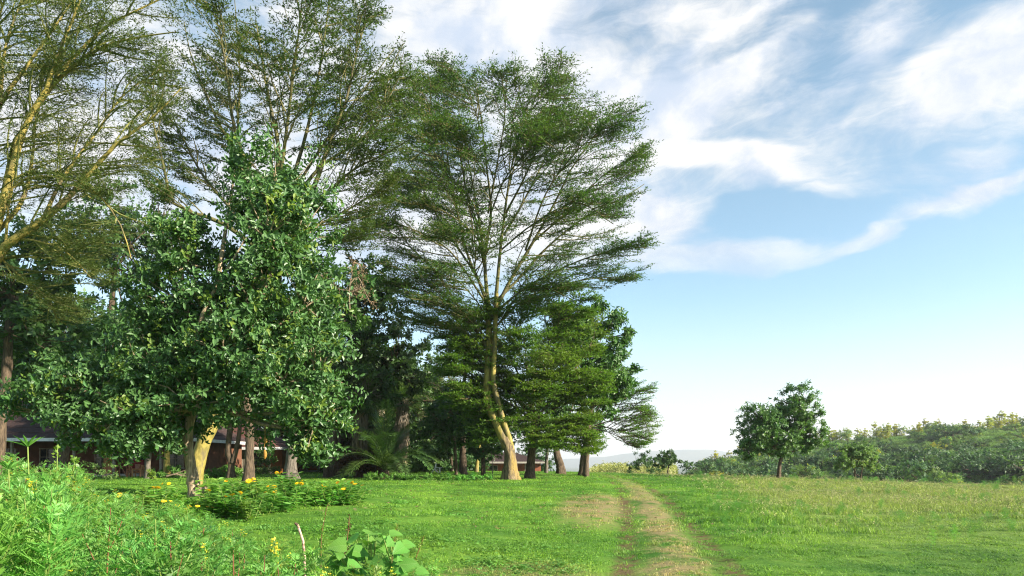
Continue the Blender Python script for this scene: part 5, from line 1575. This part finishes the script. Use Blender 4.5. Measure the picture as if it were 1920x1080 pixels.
def place(kind, px, Yy, sc, words):
    pr = HP[kind][int(rh.integers(0, len(HP[kind])))]
    p = GP(px, Yy)
    o = dup(pr, p - [0, 0, .15], rh.uniform(0, 6.28), (sc * rh.uniform(.9, 1.2), sc * rh.uniform(.9, 1.2), sc * rh.uniform(.8, 1.15)))
    if 'ridge' in words:
        zn = 'left of the lone tree' if px < 1400 else 'behind the lone tree' if px < 1540 else 'above the twin stemmed tree' if px < 1680 else 'right of the twin stemmed tree' if px < 1800 else 'at the right end of the ridge'
    elif 'foot' in words or 'rim' in words or 'beside' in words: zn = ''
    else: zn = zone(px, Yy)
    name_later(o, words, zn, px, 'trees along the ridge' if 'ridge' in words else 'shrubs on the hillside')
n = 0
while n < 200:
    Yy = 104 + 150 * rh.random() ** 1.25
    px = rh.uniform(1290, 1960)
    a = (px - CX) / F
    if a < .265 + .0 * Yy: continue
    k = rh.random()
    sz = rh.uniform(.75, 1.9)
    big = 'large' if sz > 1.5 else 'small' if sz < 1.05 else 'middling'
    if k < .48: place('dome', px, Yy, sz * 1.45, f'{big} dark shrub')
    elif k < .93: place('loose', px, Yy, sz * 1.25, f'{big} loose shrub')
    else: place('lime', px, Yy, sz, f'{big} lime shrub')
    n += 1
for i, px in enumerate(np.linspace(1318, 1955, 84)):
    px += rh.normal(0, 5); Yy = 262 + rh.normal(0, 7)
    lit = rh.random()
    if lit < .48: place('spire', px, Yy, rh.uniform(1.05, 1.6), 'pointed sun tinted ridge tree')
    else: place('round', px, Yy, rh.uniform(.95, 1.6), 'rounded sun tinted ridge tree')
for px, Yy, sc in ((1290, 112, .9), (1312, 110, 1.1), (1335, 113, .9), (1352, 109, 1.0), (1376, 111, 1.2), (1398, 113, .9)):
    place('dome' if rh.random() < .4 else 'lime', px, Yy, sc, 'yellow lit shrub at the hill foot')  # the yellow light here is in the lime kind's leaf colour
place('dome', 1905, 64, 1.0, 'large grey green shrub at the meadow rim')
place('dome', 1660, 80, .9, 'dark spreading shrub beside the twin stemmed tree')
place('dome', 1690, 84, 1.0, 'dark spreading shrub beside the twin stemmed tree')

# undergrowth of the slope: too small and too many to count
def clump_patch(name, seed, n, leaf, size, hgt, L):
    r = np.random.default_rng(seed); gg = G()
    c = r.uniform(-size / 2, size / 2, (9, 2)); k = r.integers(0, 9, n)
    o = unit(r.normal(0, 1, (n, 3))) * r.random((n, 1)) ** .4 * np.array([.8, .8, hgt])
    p = np.c_[c[k], np.full(n, hgt * .5)] + o
    rhombs(gg, p, o + r.normal(0, .4, (n, 3)), r.normal(0, .5, (n, 3)) + [0, 0, 1], L * r.uniform(.6, 1.2, n), L * .45, 0)
    return bpy.data.objects.new(name, gg.mesh(name, [M[leaf]]))
UP = [clump_patch('undergrowth_patch', 601, 900, 'bush_leaf', 4.2, .4, .26), clump_patch('undergrowth_patch', 602, 900, 'bush_leaf', 4.2, .55, .26), clump_patch('undergrowth_patch', 603, 900, 'bush_leaf', 4.2, .5, .26)]
pts = []
Y = 92.0
while Y < 290:
    xr = np.arange(.235 * Y, .83 * Y, 3.4)
    pts.append(np.c_[xr + rh.uniform(-1.4, 1.4, len(xr)), Y + rh.uniform(-1.6, 1.6, len(xr))])
    Y += 3.6
pts = np.vstack(pts)
pts = pts[rh.random(len(pts)) < .92]
z = ground_h(pts[:, 0], pts[:, 1])
n = len(pts)
s = rh.uniform(.6, 1.25, n)
scatter('undergrowth', 'low mixed green scrub covering the hillside between the shrubs', np.c_[pts, z - .05], np.c_[np.zeros((n, 2)), rh.uniform(0, 6.28, n)], np.c_[s, s, s * rh.uniform(.6, 1.3, n)], rh.integers(0, 3, n), UP)
for k in HP.values():
    for pr in k:
        for ch in list(pr.children):
            bpy.data.objects.remove(ch)
        bpy.data.objects.remove(pr)

# belt of pale yellow reeds and crops beyond the crest
r = np.random.default_rng(8)
n = 5200
x = r.uniform(.115, .24, n) * 120; y = r.uniform(106, 134, n); x = x * y / 120
gz = ground_h(x, y)
hh = np.maximum(.4, EYE + (HY - 872 + 5 * np.sin(x * .8) + r.normal(0, 2.5, n)) / F * y - gz) * r.uniform(.75, 1.0, n)
p = np.c_[x, y, gz - .1]
g = G()
cones(g, p, p + np.c_[r.normal(0, .12, (n, 2)), hh * .95], .035)
for f in (.45, .6, .72, .84, .95):
    a = r.uniform(0, 6.28, n)
    q = p + np.c_[np.zeros((n, 2)), hh * f]
    rhombs(g, q, np.c_[np.cos(a), np.sin(a), np.full(n, .6)], np.c_[-np.sin(a), np.cos(a), np.full(n, .6)], .7 * r.uniform(.6, 1.1, n), .13, 1)
M['reed_leaf'] = leaf_mat('reed leaf', (.24, .28, .07), (.34, .36, .11), .6, .35, .2, c3=(.36, .36, .12))
M['reed_stalk'] = rough_mat('pale reed stalk', (.42, .40, .22), (.55, .52, .32), 1.0, .9, 0)
tag(g.build('reeds', [M['reed_stalk'], M['reed_leaf']]), 'belt of pale yellow green reeds beyond the crest of the track', None, None, 'stuff')

# ------------------------------------------------------------------ weeds of the foreground thicket
def pinnate(g, p, d, L, r, m=0, pairs=6, w=.009, ll=.055):
    """many feathery leaves: p, d [n,3], L [n]"""
    n = len(p)
    if n == 0: return
    d = unit(d); s = unit(np.cross(d, np.array([0, 0, 1.0]) + r.normal(0, .25, (n, 3)))); u = np.cross(s, d)
    for j in range(pairs):
        f = .18 + .78 * j / (pairs - 1)
        base = p + d * (L * f)[:, None] - np.array([0, 0, 1]) * (L * .22 * f * f)[:, None]
        for sd in (-1, 1):
            dd = d * .75 + s * sd * .8 + u * .12 + r.normal(0, .16, (n, 3))
            rhombs(g, base, dd, u + r.normal(0, .3, (n, 3)), ll * (1.15 - .55 * f) * r.uniform(.8, 1.2, n) * L / .15, w, m)
    rhombs(g, p, d - [0, 0, .15], s, L, w * .5, m)

WP = np.array([0, 6000.0, 0])
def weed_proto(seed, h, leaf, nb, flower=0, stem='stem', pairs=6, w=.009, ll=.055, leafL=.15):
    r = np.random.default_rng(seed)
    root = thing('weed', 'weed', 'weed', WP)
    main = grow(r, WP[None], np.array([[r.normal(0, .05), r.normal(0, .05), 1.0]]), [h], 9, np.array([0, 0, .06]), .035)
    st = [main]
    idx = np.zeros(nb, int); t = np.linspace(.18, .8, nb)
    p, tan = along(main, idx, t)
    a = np.arange(nb) * 2.4 + r.uniform(0, 6.28)
    br = grow(r, p, np.c_[np.cos(a), np.sin(a), np.full(nb, 1.1)], h * (.5 - .38 * t), 9, np.array([0, 0, .10]), .05)
    g = G()
    tubes(g, main, np.linspace(.0075, .0025, 9)[None], 5)
    tubes(g, br, np.linspace(.004, .0015, 9)[None] * np.ones((nb, 1)), 4)
    g.build('stem', M[stem], root)
    g = G()
    allc = np.concatenate([main, br])
    k = np.concatenate([np.zeros(30, int), np.repeat(np.arange(1, nb + 1), 12)])
    tt = np.concatenate([np.linspace(.12, 1, 30), np.tile(np.linspace(.15, 1, 12), nb)])
    p, tan = along(allc, k, tt)
    a = np.arange(len(k)) * 2.4 + r.normal(0, .3, len(k))
    d = np.c_[np.cos(a), np.sin(a), r.uniform(.1, .7, len(k))] + tan * .4 * tt[:, None]
    pinnate(g, p, d, leafL * r.uniform(.7, 1.2, len(k)) * (1.1 - .45 * tt), r, 0, pairs, w, ll)
    g.build('foliage', M[leaf], root)
    if flower:
        g = G()
        tips = np.concatenate([main[:, -1], br[:, -1]])
        for q in tips[r.random(len(tips)) < flower]:
            for j in range(5):
                c = q + r.normal(0, .016, 3)
                a = np.arange(6) * 1.047
                rhombs(g, np.repeat(c[None], 6, 0), np.c_[np.cos(a), np.sin(a), np.full(6, .5)], np.tile([0, 0, 1.0], (6, 1)), .016, .010)
        g.build('blossom', M['pale_petal'], root)
    return root
weeds = [weed_proto(701, 1.0, 'weed_leaf', 7), weed_proto(702, 1.0, 'weed_leaf', 9), weed_proto(703, 1.0, 'weed_leaf_blue', 8, pairs=7, w=.007),
         weed_proto(704, 1.0, 'weed_leaf', 8, .8), weed_proto(705, 1.0, 'weed_leaf_blue', 6, stem='red_stem', w=.013, pairs=5), weed_proto(706, 1.0, 'weed_leaf', 4, .0, 'red_stem', 4, .014, .05, .10)]
WL = ['feathery bright weed', 'bushy feathery weed', 'bluish feathery weed', 'yellow blossomed weed', 'red stemmed bluish weed', 'sparse red stemmed weed']
OUT = ([-150, 0, 40, 80, 130, 180, 250, 330, 400, 450, 500, 600, 700, 790, 860], [872, 868, 850, 858, 868, 905, 925, 945, 968, 980, 995, 1012, 1022, 1040, 1070])
rwd = np.random.default_rng(21)
def wzone(px, Y):
    a = 'by the left edge' if px < 70 else 'left of the glossy trunk' if px < 240 else 'below the glossy trunk' if px < 450 else 'by the dead stalk' if px < 620 else 'by the big leaved weed'
    return f'{"close in front" if Y < 4.6 else "midway back" if Y < 6.6 else "at the back"} {a}'
cnt = 0
while cnt < 185:
    px = rwd.uniform(-90, 820) if rwd.random() < .45 else rwd.uniform(-90, 480); Y = rwd.uniform(3.0, 9.2)
    top = np.interp(px, *OUT) + rwd.normal(4, 9) + (9.2 - Y) / 6.2 * np.interp(px, [0, 800], [95, 45]) * rwd.uniform(.5, 1.0)
    p = GP(px, Y)
    h = P(px, top, Y)[2] - p[2]
    if h < .35 or h > 1.75: continue
    k = int(rwd.choice([0, 0, 0, 1, 1, 1, 2, 3, 3, 4, 5]))
    w_ = (h * .45 + .45) * rwd.uniform(.85, 1.15)
    name_later(dup(weeds[k], p, rwd.uniform(0, 6.28), (w_, w_, h)), WL[k], wzone(px, Y), px, 'weeds of the foreground thicket')
    cnt += 1
# filler under the tall weeds
lib = []
for k in (0, 1, 2):
    gg = G()
    me = [c for c in weeds[k].children if c.name.startswith('foliage')][0].data
    lib.append(bpy.data.objects.new('thicket_patch', me))
lib2 = []
for o_ in lib:
    me2 = o_.data.copy(); me2.materials[0] = M['bed_leaf']
    lib2.append(bpy.data.objects.new('meadow_weed_patch', me2))
n = 620
px = rwd.uniform(-120, 840, n); Y = rwd.uniform(2.6, 11.5, n)
keep = rwd.random(n) < np.interp(px, [-120, 400, 840], [1, .85, .35])
px, Y = px[keep], Y[keep]; n = len(px)
x = (px - CX) / F * Y; z = ground_h(x, Y)
top = np.interp(px, *OUT) + 30 + (9.2 - Y) / 6.2 * 60
hmax = np.clip(EYE + (HY - top) / F * Y - z, .15, 1.1)
h = hmax * rwd.uniform(.5, .95, n)
w_ = np.clip(h * .6 + .35, .3, 1.0)
scatter('undergrowth', 'tangle of lower feathery weeds filling the thicket', np.c_[x, Y, z], np.c_[np.zeros((n, 2)), rwd.uniform(0, 6.28, n)], np.c_[w_, w_, h], rwd.integers(0, 3, n), lib)
# small leafy weeds all through the rough meadow
n = 900
Y = 10 + 55 * rwd.random(n) ** 1.4; x = track_x(Y) + 1.4 + rwd.random(n) ** 1.3 * (Y * .62)
k2 = (np.sin(x * .5 + 2 * np.sin(Y * .19)) + np.sin(Y * .31 + x * .22) > -.3) & (Y < crest(x) + 4)
x, Y = x[k2], Y[k2]; n = len(x); h = rwd.uniform(.10, .30, n) * (1 + Y / 60)
scatter('meadow_weeds', 'small leafy weeds growing all through the rough meadow right of the track', np.c_[x, Y, ground_h(x, Y) - .03], np.c_[np.zeros((n, 2)), rwd.uniform(0, 6.28, n)], np.c_[h * 1.9, h * 1.9, h], rwd.integers(0, 3, n), lib2)
# single weeds out in the grass
for px, Y, h, k, lab in ((845, 10.2, .42, 2, 'small dark bushy weed standing alone in the lawn at the bottom'), (800, 9.2, .40, 0, 'small light weed beside the thicket at the bottom'), (1750, 12.4, .38, 2, 'grey green weed with pale tips in the right meadow'),
                         (1790, 12.8, .42, 1, 'taller dark weed standing in the right meadow'), (1822, 13.4, .34, 0, 'small dark weed right of the taller meadow weed'), (1577, 19.5, .42, 5, 'thin upright weed in the middle of the right meadow'),
                         (1652, 21, .45, 1, 'leafy weed tuft further back in the right meadow'), (1365, 33, .6, 1, 'leafy weed clump right of the track, far end'), (1420, 34, .6, 0, 'bright weed clump before the lone meadow tree'), (1300, 30, .5, 2, 'dark weed beside the far track')):
    dup(weeds[k], GP(px, Y), rwd.uniform(0, 6.28), (h * 1.1, h * 1.1, h), lab, 'single weeds in the grass')
for pr in weeds:
    for ch in list(pr.children):
        bpy.data.objects.remove(ch)
    bpy.data.objects.remove(pr)

# tall plant with whorls of long narrow leaves
def whorl_plant(label, px, Y, top, w0, seed):
    b = GP(px, Y); tp = P(px + 4, top, Y)
    root = thing('tall_weed', label, 'weed', b)
    r = np.random.default_rng(seed)
    L = smoothline([b, (b + tp) / 2 + [.03, 0, 0], tp], 10)
    g = G(); tubes(g, L[None], np.linspace(.011, .004, 10)[None], 6); g.build('stem', M['stem'], root, smooth=True)
    g = G()
    for t in np.linspace(.45, 1.0, 6):
        p, tan = along(L[None], np.zeros(9, int), np.full(9, t))
        a = np.arange(9) * .698 + r.random() * 6
        d = np.c_[np.cos(a), np.sin(a), np.full(9, .35 + .6 * (t > .9))] + r.normal(0, .12, (9, 3))
        leaves(g, p, d, np.tile([0, 0, 1.0], (9, 1)), w0 * (1.15 - .4 * t) * r.uniform(.8, 1.15, 9), .020, .1, .22)
    g.build('foliage', M['weed_leaf'], root)
whorl_plant('tall bright weed with whorls of long narrow leaves at the left edge', 48, 4.4, 838, .17, 1)
whorl_plant('lower narrow leaved weed touching the left border', 12, 4.0, 880, .15, 2)

def spike_plant(label, px0, row0, px1, row1, Y, stem, heads, seed, n=26, sz=.016, r0=.006):
    b = GP(px0, Y); a = P(px0, row0, Y); tp = P(px1, row1, Y)
    root = thing('flower_spike', label, 'weed', b)
    r = np.random.default_rng(seed)
    L = smoothline([b, a, (a + tp) / 2 + r.normal(0, .006, 3), tp], 12)
    g = G(); tubes(g, L[None], np.linspace(r0, r0 * .5, 12)[None], 6); g.build('stem', M[stem], root)
    g = G()
    p, tan = along(L[None], np.zeros(n, int), r.uniform(.55, 1, n))
    for k in range(5):
        d = r.normal(0, 1, (n, 3)) + [0, 0, .5]
        rhombs(g, p + unit(d) * .012, d, r.normal(0, 1, (n, 3)), sz * r.uniform(.7, 1.3, n), sz * .7)
    g.build('blossom', M[heads], root)
    g = G(); m = 16
    p, tan = along(L[None], np.zeros(m, int), r.uniform(.2, .6, m)); aa = r.uniform(0, 6.28, m)
    leaves(g, p, np.c_[np.cos(aa), np.sin(aa), np.full(m, .4)], np.tile([0, 0, 1.0], (m, 1)), .08, .018)
    g.build('foliage', M['weed_leaf'], root)
spike_plant('weed spire with greenish yellow buds right of the narrow leaved weed', 104, 930, 108, 838, 5.0, 'stem', 'young_leaf', 3, 40, .03)
spike_plant('second greenish yellow weed spire before the long house', 136, 930, 140, 856, 5.2, 'stem', 'young_leaf', 4, 34, .03)
spike_plant('lemon yellow flower spike at the bottom of the thicket', 522, 1090, 515, 1016, 4.3, 'stem', 'pale_petal', 5, 34, .022)
spike_plant('second lemon flower spike just right of the first one', 545, 1090, 546, 1042, 4.4, 'stem', 'pale_petal', 6, 20, .020)
spike_plant('dark red dried seed spike standing left of the big leaved plant', 650, 1030, 655, 968, 5.2, 'red_stem', 'maroon_leaf', 7, 46, .014)
spike_plant('thin tall green spike behind the big leaved plant', 602, 1030, 614, 946, 5.6, 'red_stem', 'young_leaf', 8, 30, .02, .005)
spike_plant('slim green spike right of the big leaved plant', 735, 1050, 745, 985, 5.4, 'red_stem', 'young_leaf', 9, 22, .018, .005)
spike_plant('slim green spike at the right end of the thicket', 775, 1070, 795, 1005, 5.6, 'red_stem', 'young_leaf', 10, 22, .018, .005)
# broken dead stalk
Y = 5.0; b = GP(572, Y)
root = thing('dead_stalk', 'broken pale pinkish dead stalk sticking out of the weeds', 'stalk', b)
L = smoothline([b, P(571, 1040, Y), P(566, 1012, Y), P(558, 984, Y)], 10)
g = G(); tubes(g, L[None], np.linspace(.010, .009, 10)[None], 8); g.build('stem', rough_mat('peeling stalk', (.16, .10, .06), (.52, .36, .27), 26, .8, .3, lo=.42, hi=.55), root)
g = G(); tubes(g, np.array([[L[-1], L[-1] + [-.02, 0, .012]]]), np.array([[.013, .008]]), 6); g.build('broken_tip', M['brown_bark'], root)

# big leaved plant at the bottom
Y = 4.3; b = GP(690, Y)
root = thing('leafy_weed', 'broad leaved weed with large toothed heart shaped leaves at the bottom', 'weed', b)
tpz = P(690, 1010, Y)
L = smoothline([b, b + [.02, 0, .4], tpz + [0.02, 0, -.03]], 10)
L2_ = smoothline([b + [.02, 0, .35], b + [.16, -.02, .65], P(745, 1028, Y)], 10)
g = G(); tubes(g, np.array([L, L2_]), np.linspace(.010, .005, 10)[None] * np.ones((2, 1)), 6); g.build('stem', M['stem'], root, smooth=True)
def vein_mat(*a, **k):
    m = leaf_mat(*a, **k)
    nt = m.node_tree
    tc = nd(nt, 'ShaderNodeTexCoord'); sp_ = nd(nt, 'ShaderNodeSeparateXYZ'); nt.links.new(tc.outputs['Object'], sp_.inputs[0])
    ay = mth(nt, 'ABSOLUTE', sp_.outputs[1])
    rib = smooth_range(nt, ay, .022, .008)
    side = mth(nt, 'FRACT', mth(nt, 'MULTIPLY', mth(nt, 'SUBTRACT', sp_.outputs[0], mth(nt, 'MULTIPLY', ay, .8)), 8.0))
    rib = mth(nt, 'MAXIMUM', rib, mth(nt, 'MULTIPLY', smooth_range(nt, mth(nt, 'ABSOLUTE', mth(nt, 'SUBTRACT', side, .5)), .10, .03), .6))
    b = [n for n in nt.nodes if n.type == 'BSDF_PRINCIPLED'][0]
    src = b.inputs['Base Color'].links[0].from_socket
    c = mixc(nt, mth(nt, 'MULTIPLY', rib, .6), src, (.24, .42, .11))
    nt.links.new(c, b.inputs['Base Color'])
    bp = nd(nt, 'ShaderNodeBump'); bp.inputs['Strength'].default_value = .5; bp.inputs['Distance'].default_value = .02
    nt.links.new(rib, bp.inputs['Height']); nt.links.new(bp.outputs[0], b.inputs['Normal'])
    return m
def heart_leaf():
    n = 9
    t = np.linspace(0, 1, n)
    w = np.sin(np.pi * t ** .52) ** .85 * .44
    w = w * (1 + .10 * (np.arange(n) % 2)); w[0] = .05; w[-1] = 0.002
    z = -.22 * t ** 2
    mid = np.c_[t, np.zeros(n), z]
    lf = np.c_[t - .10 * (w > .2) * (t < .3), w, z + w * .35 - .25 * w ** 2]; rt = lf * [1, -1, 1]
    V = np.vstack([mid, lf, rt])
    q = [(i, i + 1, n + i + 1, n + i) for i in range(n - 1)] + [(i, 2 * n + i, 2 * n + i + 1, i + 1) for i in range(n - 1)]
    g = G(); g.add(V, q)
    return g.mesh('leaf', [M['big_leaf']], smooth=True)
M['big_leaf'] = vein_mat('large weed leaf', (.075, .22, .035), (.13, .31, .05), .45, .4, 3.0, c3=(.16, .33, .05))
hm = heart_leaf()
r = np.random.default_rng(14)
spots = [(650, 1022, .17, 200, .2), (690, 1002, .15, 80, .6), (668, 1012, .14, 140, .4), (705, 1015, .16, 260, -.2), (730, 1002, .13, 10, .4), (640, 1052, .16, 190, .0), (665, 1050, .17, 230, .0), (700, 1050, .17, 300, -.1),
         (735, 1030, .14, 330, .2), (755, 1022, .13, 20, .3), (720, 1065, .18, 280, -.1), (760, 1056, .15, 350, .1), (680, 1072, .17, 220, .0), (640, 1076, .16, 170, .1), (745, 1076, .16, 310, .0), (690, 1036, .15, 100, .3), (716, 1036, .14, 60, .3), (780, 1070, .13, 0, .1)]
spots += [(int(r.uniform(628, 775)), int(r.uniform(1010, 1085)), r.uniform(.10, .17), int(r.uniform(0, 360)), r.uniform(-.2, .5)) for _ in range(44)]
for px, row, sz, az_, tilt in spots:
    o = link('leaf', hm, root)
    p = P(px, row, Y + r.uniform(-.18, .18)) - b; sz *= .68
    d_ = unit(np.array([math.cos(R(az_)), math.sin(R(az_)), -.15 + tilt * .6])); n_ = unit(np.array([.35, -.75, .75]) + r.normal(0, .3, 3))
    s_ = unit(np.cross(n_, d_)); n_ = np.cross(d_, s_)
    o.matrix_local = Matrix.Translation(Vector(p)) @ Matrix(((d_[0], s_[0], n_[0]), (d_[1], s_[1], n_[1]), (d_[2], s_[2], n_[2]))).to_4x4() @ Matrix.Scale(sz, 4)
g = G()
for px, row, sz, az_, tilt in spots:
    p = P(px, row, Y); src = L[6] if px < 715 else L2_[6]
    tubes(g, np.array([[src, (src + p) / 2 + [0, 0, .03], p]]), np.array([[.004, .003, .0025]]), 4)
g.build('leaf_stalk', M['stem'], root)

# ------------------------------------------------------------------ flower bed round the glossy tree
def flower_mesh():
    g = G(); n = 10; a = np.arange(n) * 2 * np.pi / n
    rhombs(g, np.c_[np.cos(a), np.sin(a), np.zeros(n)] * .010, np.c_[np.cos(a), np.sin(a), np.full(n, .15)], np.tile([0, 0, 1.0], (n, 1)), .050, .034, 0)
    rhombs(g, np.c_[np.cos(a + .3), np.sin(a + .3), np.full(n, .4)] * .008, np.c_[np.cos(a + .3), np.sin(a + .3), np.full(n, .45)], np.tile([0, 0, 1.0], (n, 1)), .042, .030, 0)
    th = np.arange(6) * np.pi / 3
    g.add(np.vstack([np.c_[np.cos(th) * .016, np.sin(th) * .016, np.full(6, .012)], [[0, 0, .022]]]), t=[(i, (i + 1) % 6, 6) for i in range(6)], m=1)
    return g.mesh('flower', [M['petal'], M['flower_eye']])
fm = flower_mesh()
def bed_proto(seed, h, nb, nf, leafm='bed_leaf'):
    r = np.random.default_rng(seed)
    root = thing('marigold_plant', 'x', 'flower plant', WP)
    p0 = np.repeat(WP[None], nb, 0) + np.c_[r.normal(0, .10, (nb, 2)), np.zeros(nb)]
    a = r.uniform(0, 6.28, nb)
    st = grow(r, p0, np.c_[np.cos(a) * .45, np.sin(a) * .45, np.ones(nb)], h * r.uniform(.6, 1.05, nb), 8, np.array([0, 0, .08]), .05)
    g = G(); tubes(g, st, np.linspace(.008, .003, 8)[None] * np.ones((nb, 1)), 4); g.build('stem', M['stem'], root)
    g = G(); m = nb * 26
    k = np.repeat(np.arange(nb), 26); t = np.tile(np.linspace(.08, .98, 26), nb)
    p, tan = along(st, k, t); a = r.uniform(0, 6.28, m)
    d = np.c_[np.cos(a), np.sin(a), r.uniform(-.1, .6, m)]
    leaves(g, p + unit(d) * .02, d, np.tile([0, 0, 1.0], (m, 1)) + r.normal(0, .3, (m, 3)), .16 * r.uniform(.7, 1.2, m), .075)
    g.build('foliage', M[leafm], root)
    order = np.argsort(-st[:, -1, 2])[:nf]
    for i in order:
        o = link('flower', fm, root)
        o.location = tuple(st[i, -1] - WP + [0, 0, .02]); o.rotation_euler = (r.uniform(.2, 1.3), r.normal(0, .3), r.normal(0, .5)); s_ = r.uniform(.9, 1.35); o.scale = (s_, s_, s_)
    return root
beds = [bed_proto(801, .85, 7, 3), bed_proto(802, .75, 7, 2, 'weed_leaf'), bed_proto(803, .8, 7, 1), bed_proto(804, .7, 8, 0, 'weed_leaf')]
rb = np.random.default_rng(31)
BED = [(215, 13.5), (240, 15.0), (262, 14.2), (285, 15.8), (305, 14.5), (325, 16.6), (345, 15.4), (395, 15.2), (405, 17.2), (425, 18.8), (440, 16.4), (455, 18.6), (470, 15.6), (485, 17.4), (500, 18.4), (515, 16.4), (530, 18.2), (545, 17.2),
       (560, 16.2), (575, 18.2), (590, 17.0), (605, 18.2), (615, 16.6), (630, 17.8), (645, 17.0), (655, 18.0), (450, 14.6), (495, 15.0), (420, 14.6), (380, 14.4), (350, 13.6), (310, 13.0), (270, 12.6), (535, 15.4), (665, 17.3), (470, 14.2)]
for i, (px, Y) in enumerate(BED):
    k = int(rb.choice([0, 1, 1, 2, 2, 3, 3]))
    side = 'left of the glossy trunk' if px < 360 else 'right of the glossy trunk' if px < 520 else 'near the right end'
    depth = 'front row' if Y < 15.5 else 'middle row' if Y < 17.3 else 'back row'
    what = ('three flowered marigold', 'two flowered marigold', 'single flowered marigold', 'flowerless bed plant')[k]
    s_ = rb.uniform(.75, 1.15)
    o = dup(beds[k], GP(px, Y), rb.uniform(0, 6.28), (s_ * 1.1, s_ * 1.1, s_ * rb.uniform(.5, 1.05)))
    name_later(o, what, f'in the {depth} {side}', px, 'flower plants in the bed under the glossy tree')
for pr in beds:
    for ch in list(pr.children):
        bpy.data.objects.remove(ch)
    bpy.data.objects.remove(pr)

# fallen leaves and twigs on the lawn under the trees
r = np.random.default_rng(66)
n = 2600
Yl_ = r.uniform(15, 62, n); px_ = np.where(r.random(n) < .75, r.uniform(350, 1120, n), r.uniform(900, 1400, n))
x_ = (px_ - CX) / F * Yl_; zz = ground_h(x_, Yl_) + .045
g = G(); a_ = r.uniform(0, 6.28, n)
rhombs(g, np.c_[x_, Yl_, zz], np.c_[np.cos(a_), np.sin(a_), r.normal(0, .2, n)], np.tile([0, 0, 1.0], (n, 1)) + r.normal(0, .35, (n, 3)), r.uniform(.05, .12, n) * (.7 + Yl_ / 50), r.uniform(.02, .05, n) * (.7 + Yl_ / 50))
tag(g.build('leaf_litter', M['dry_leaf']), 'scattered dry leaves fallen on the lawn under the trees', None, None, 'stuff')

name_repeats()
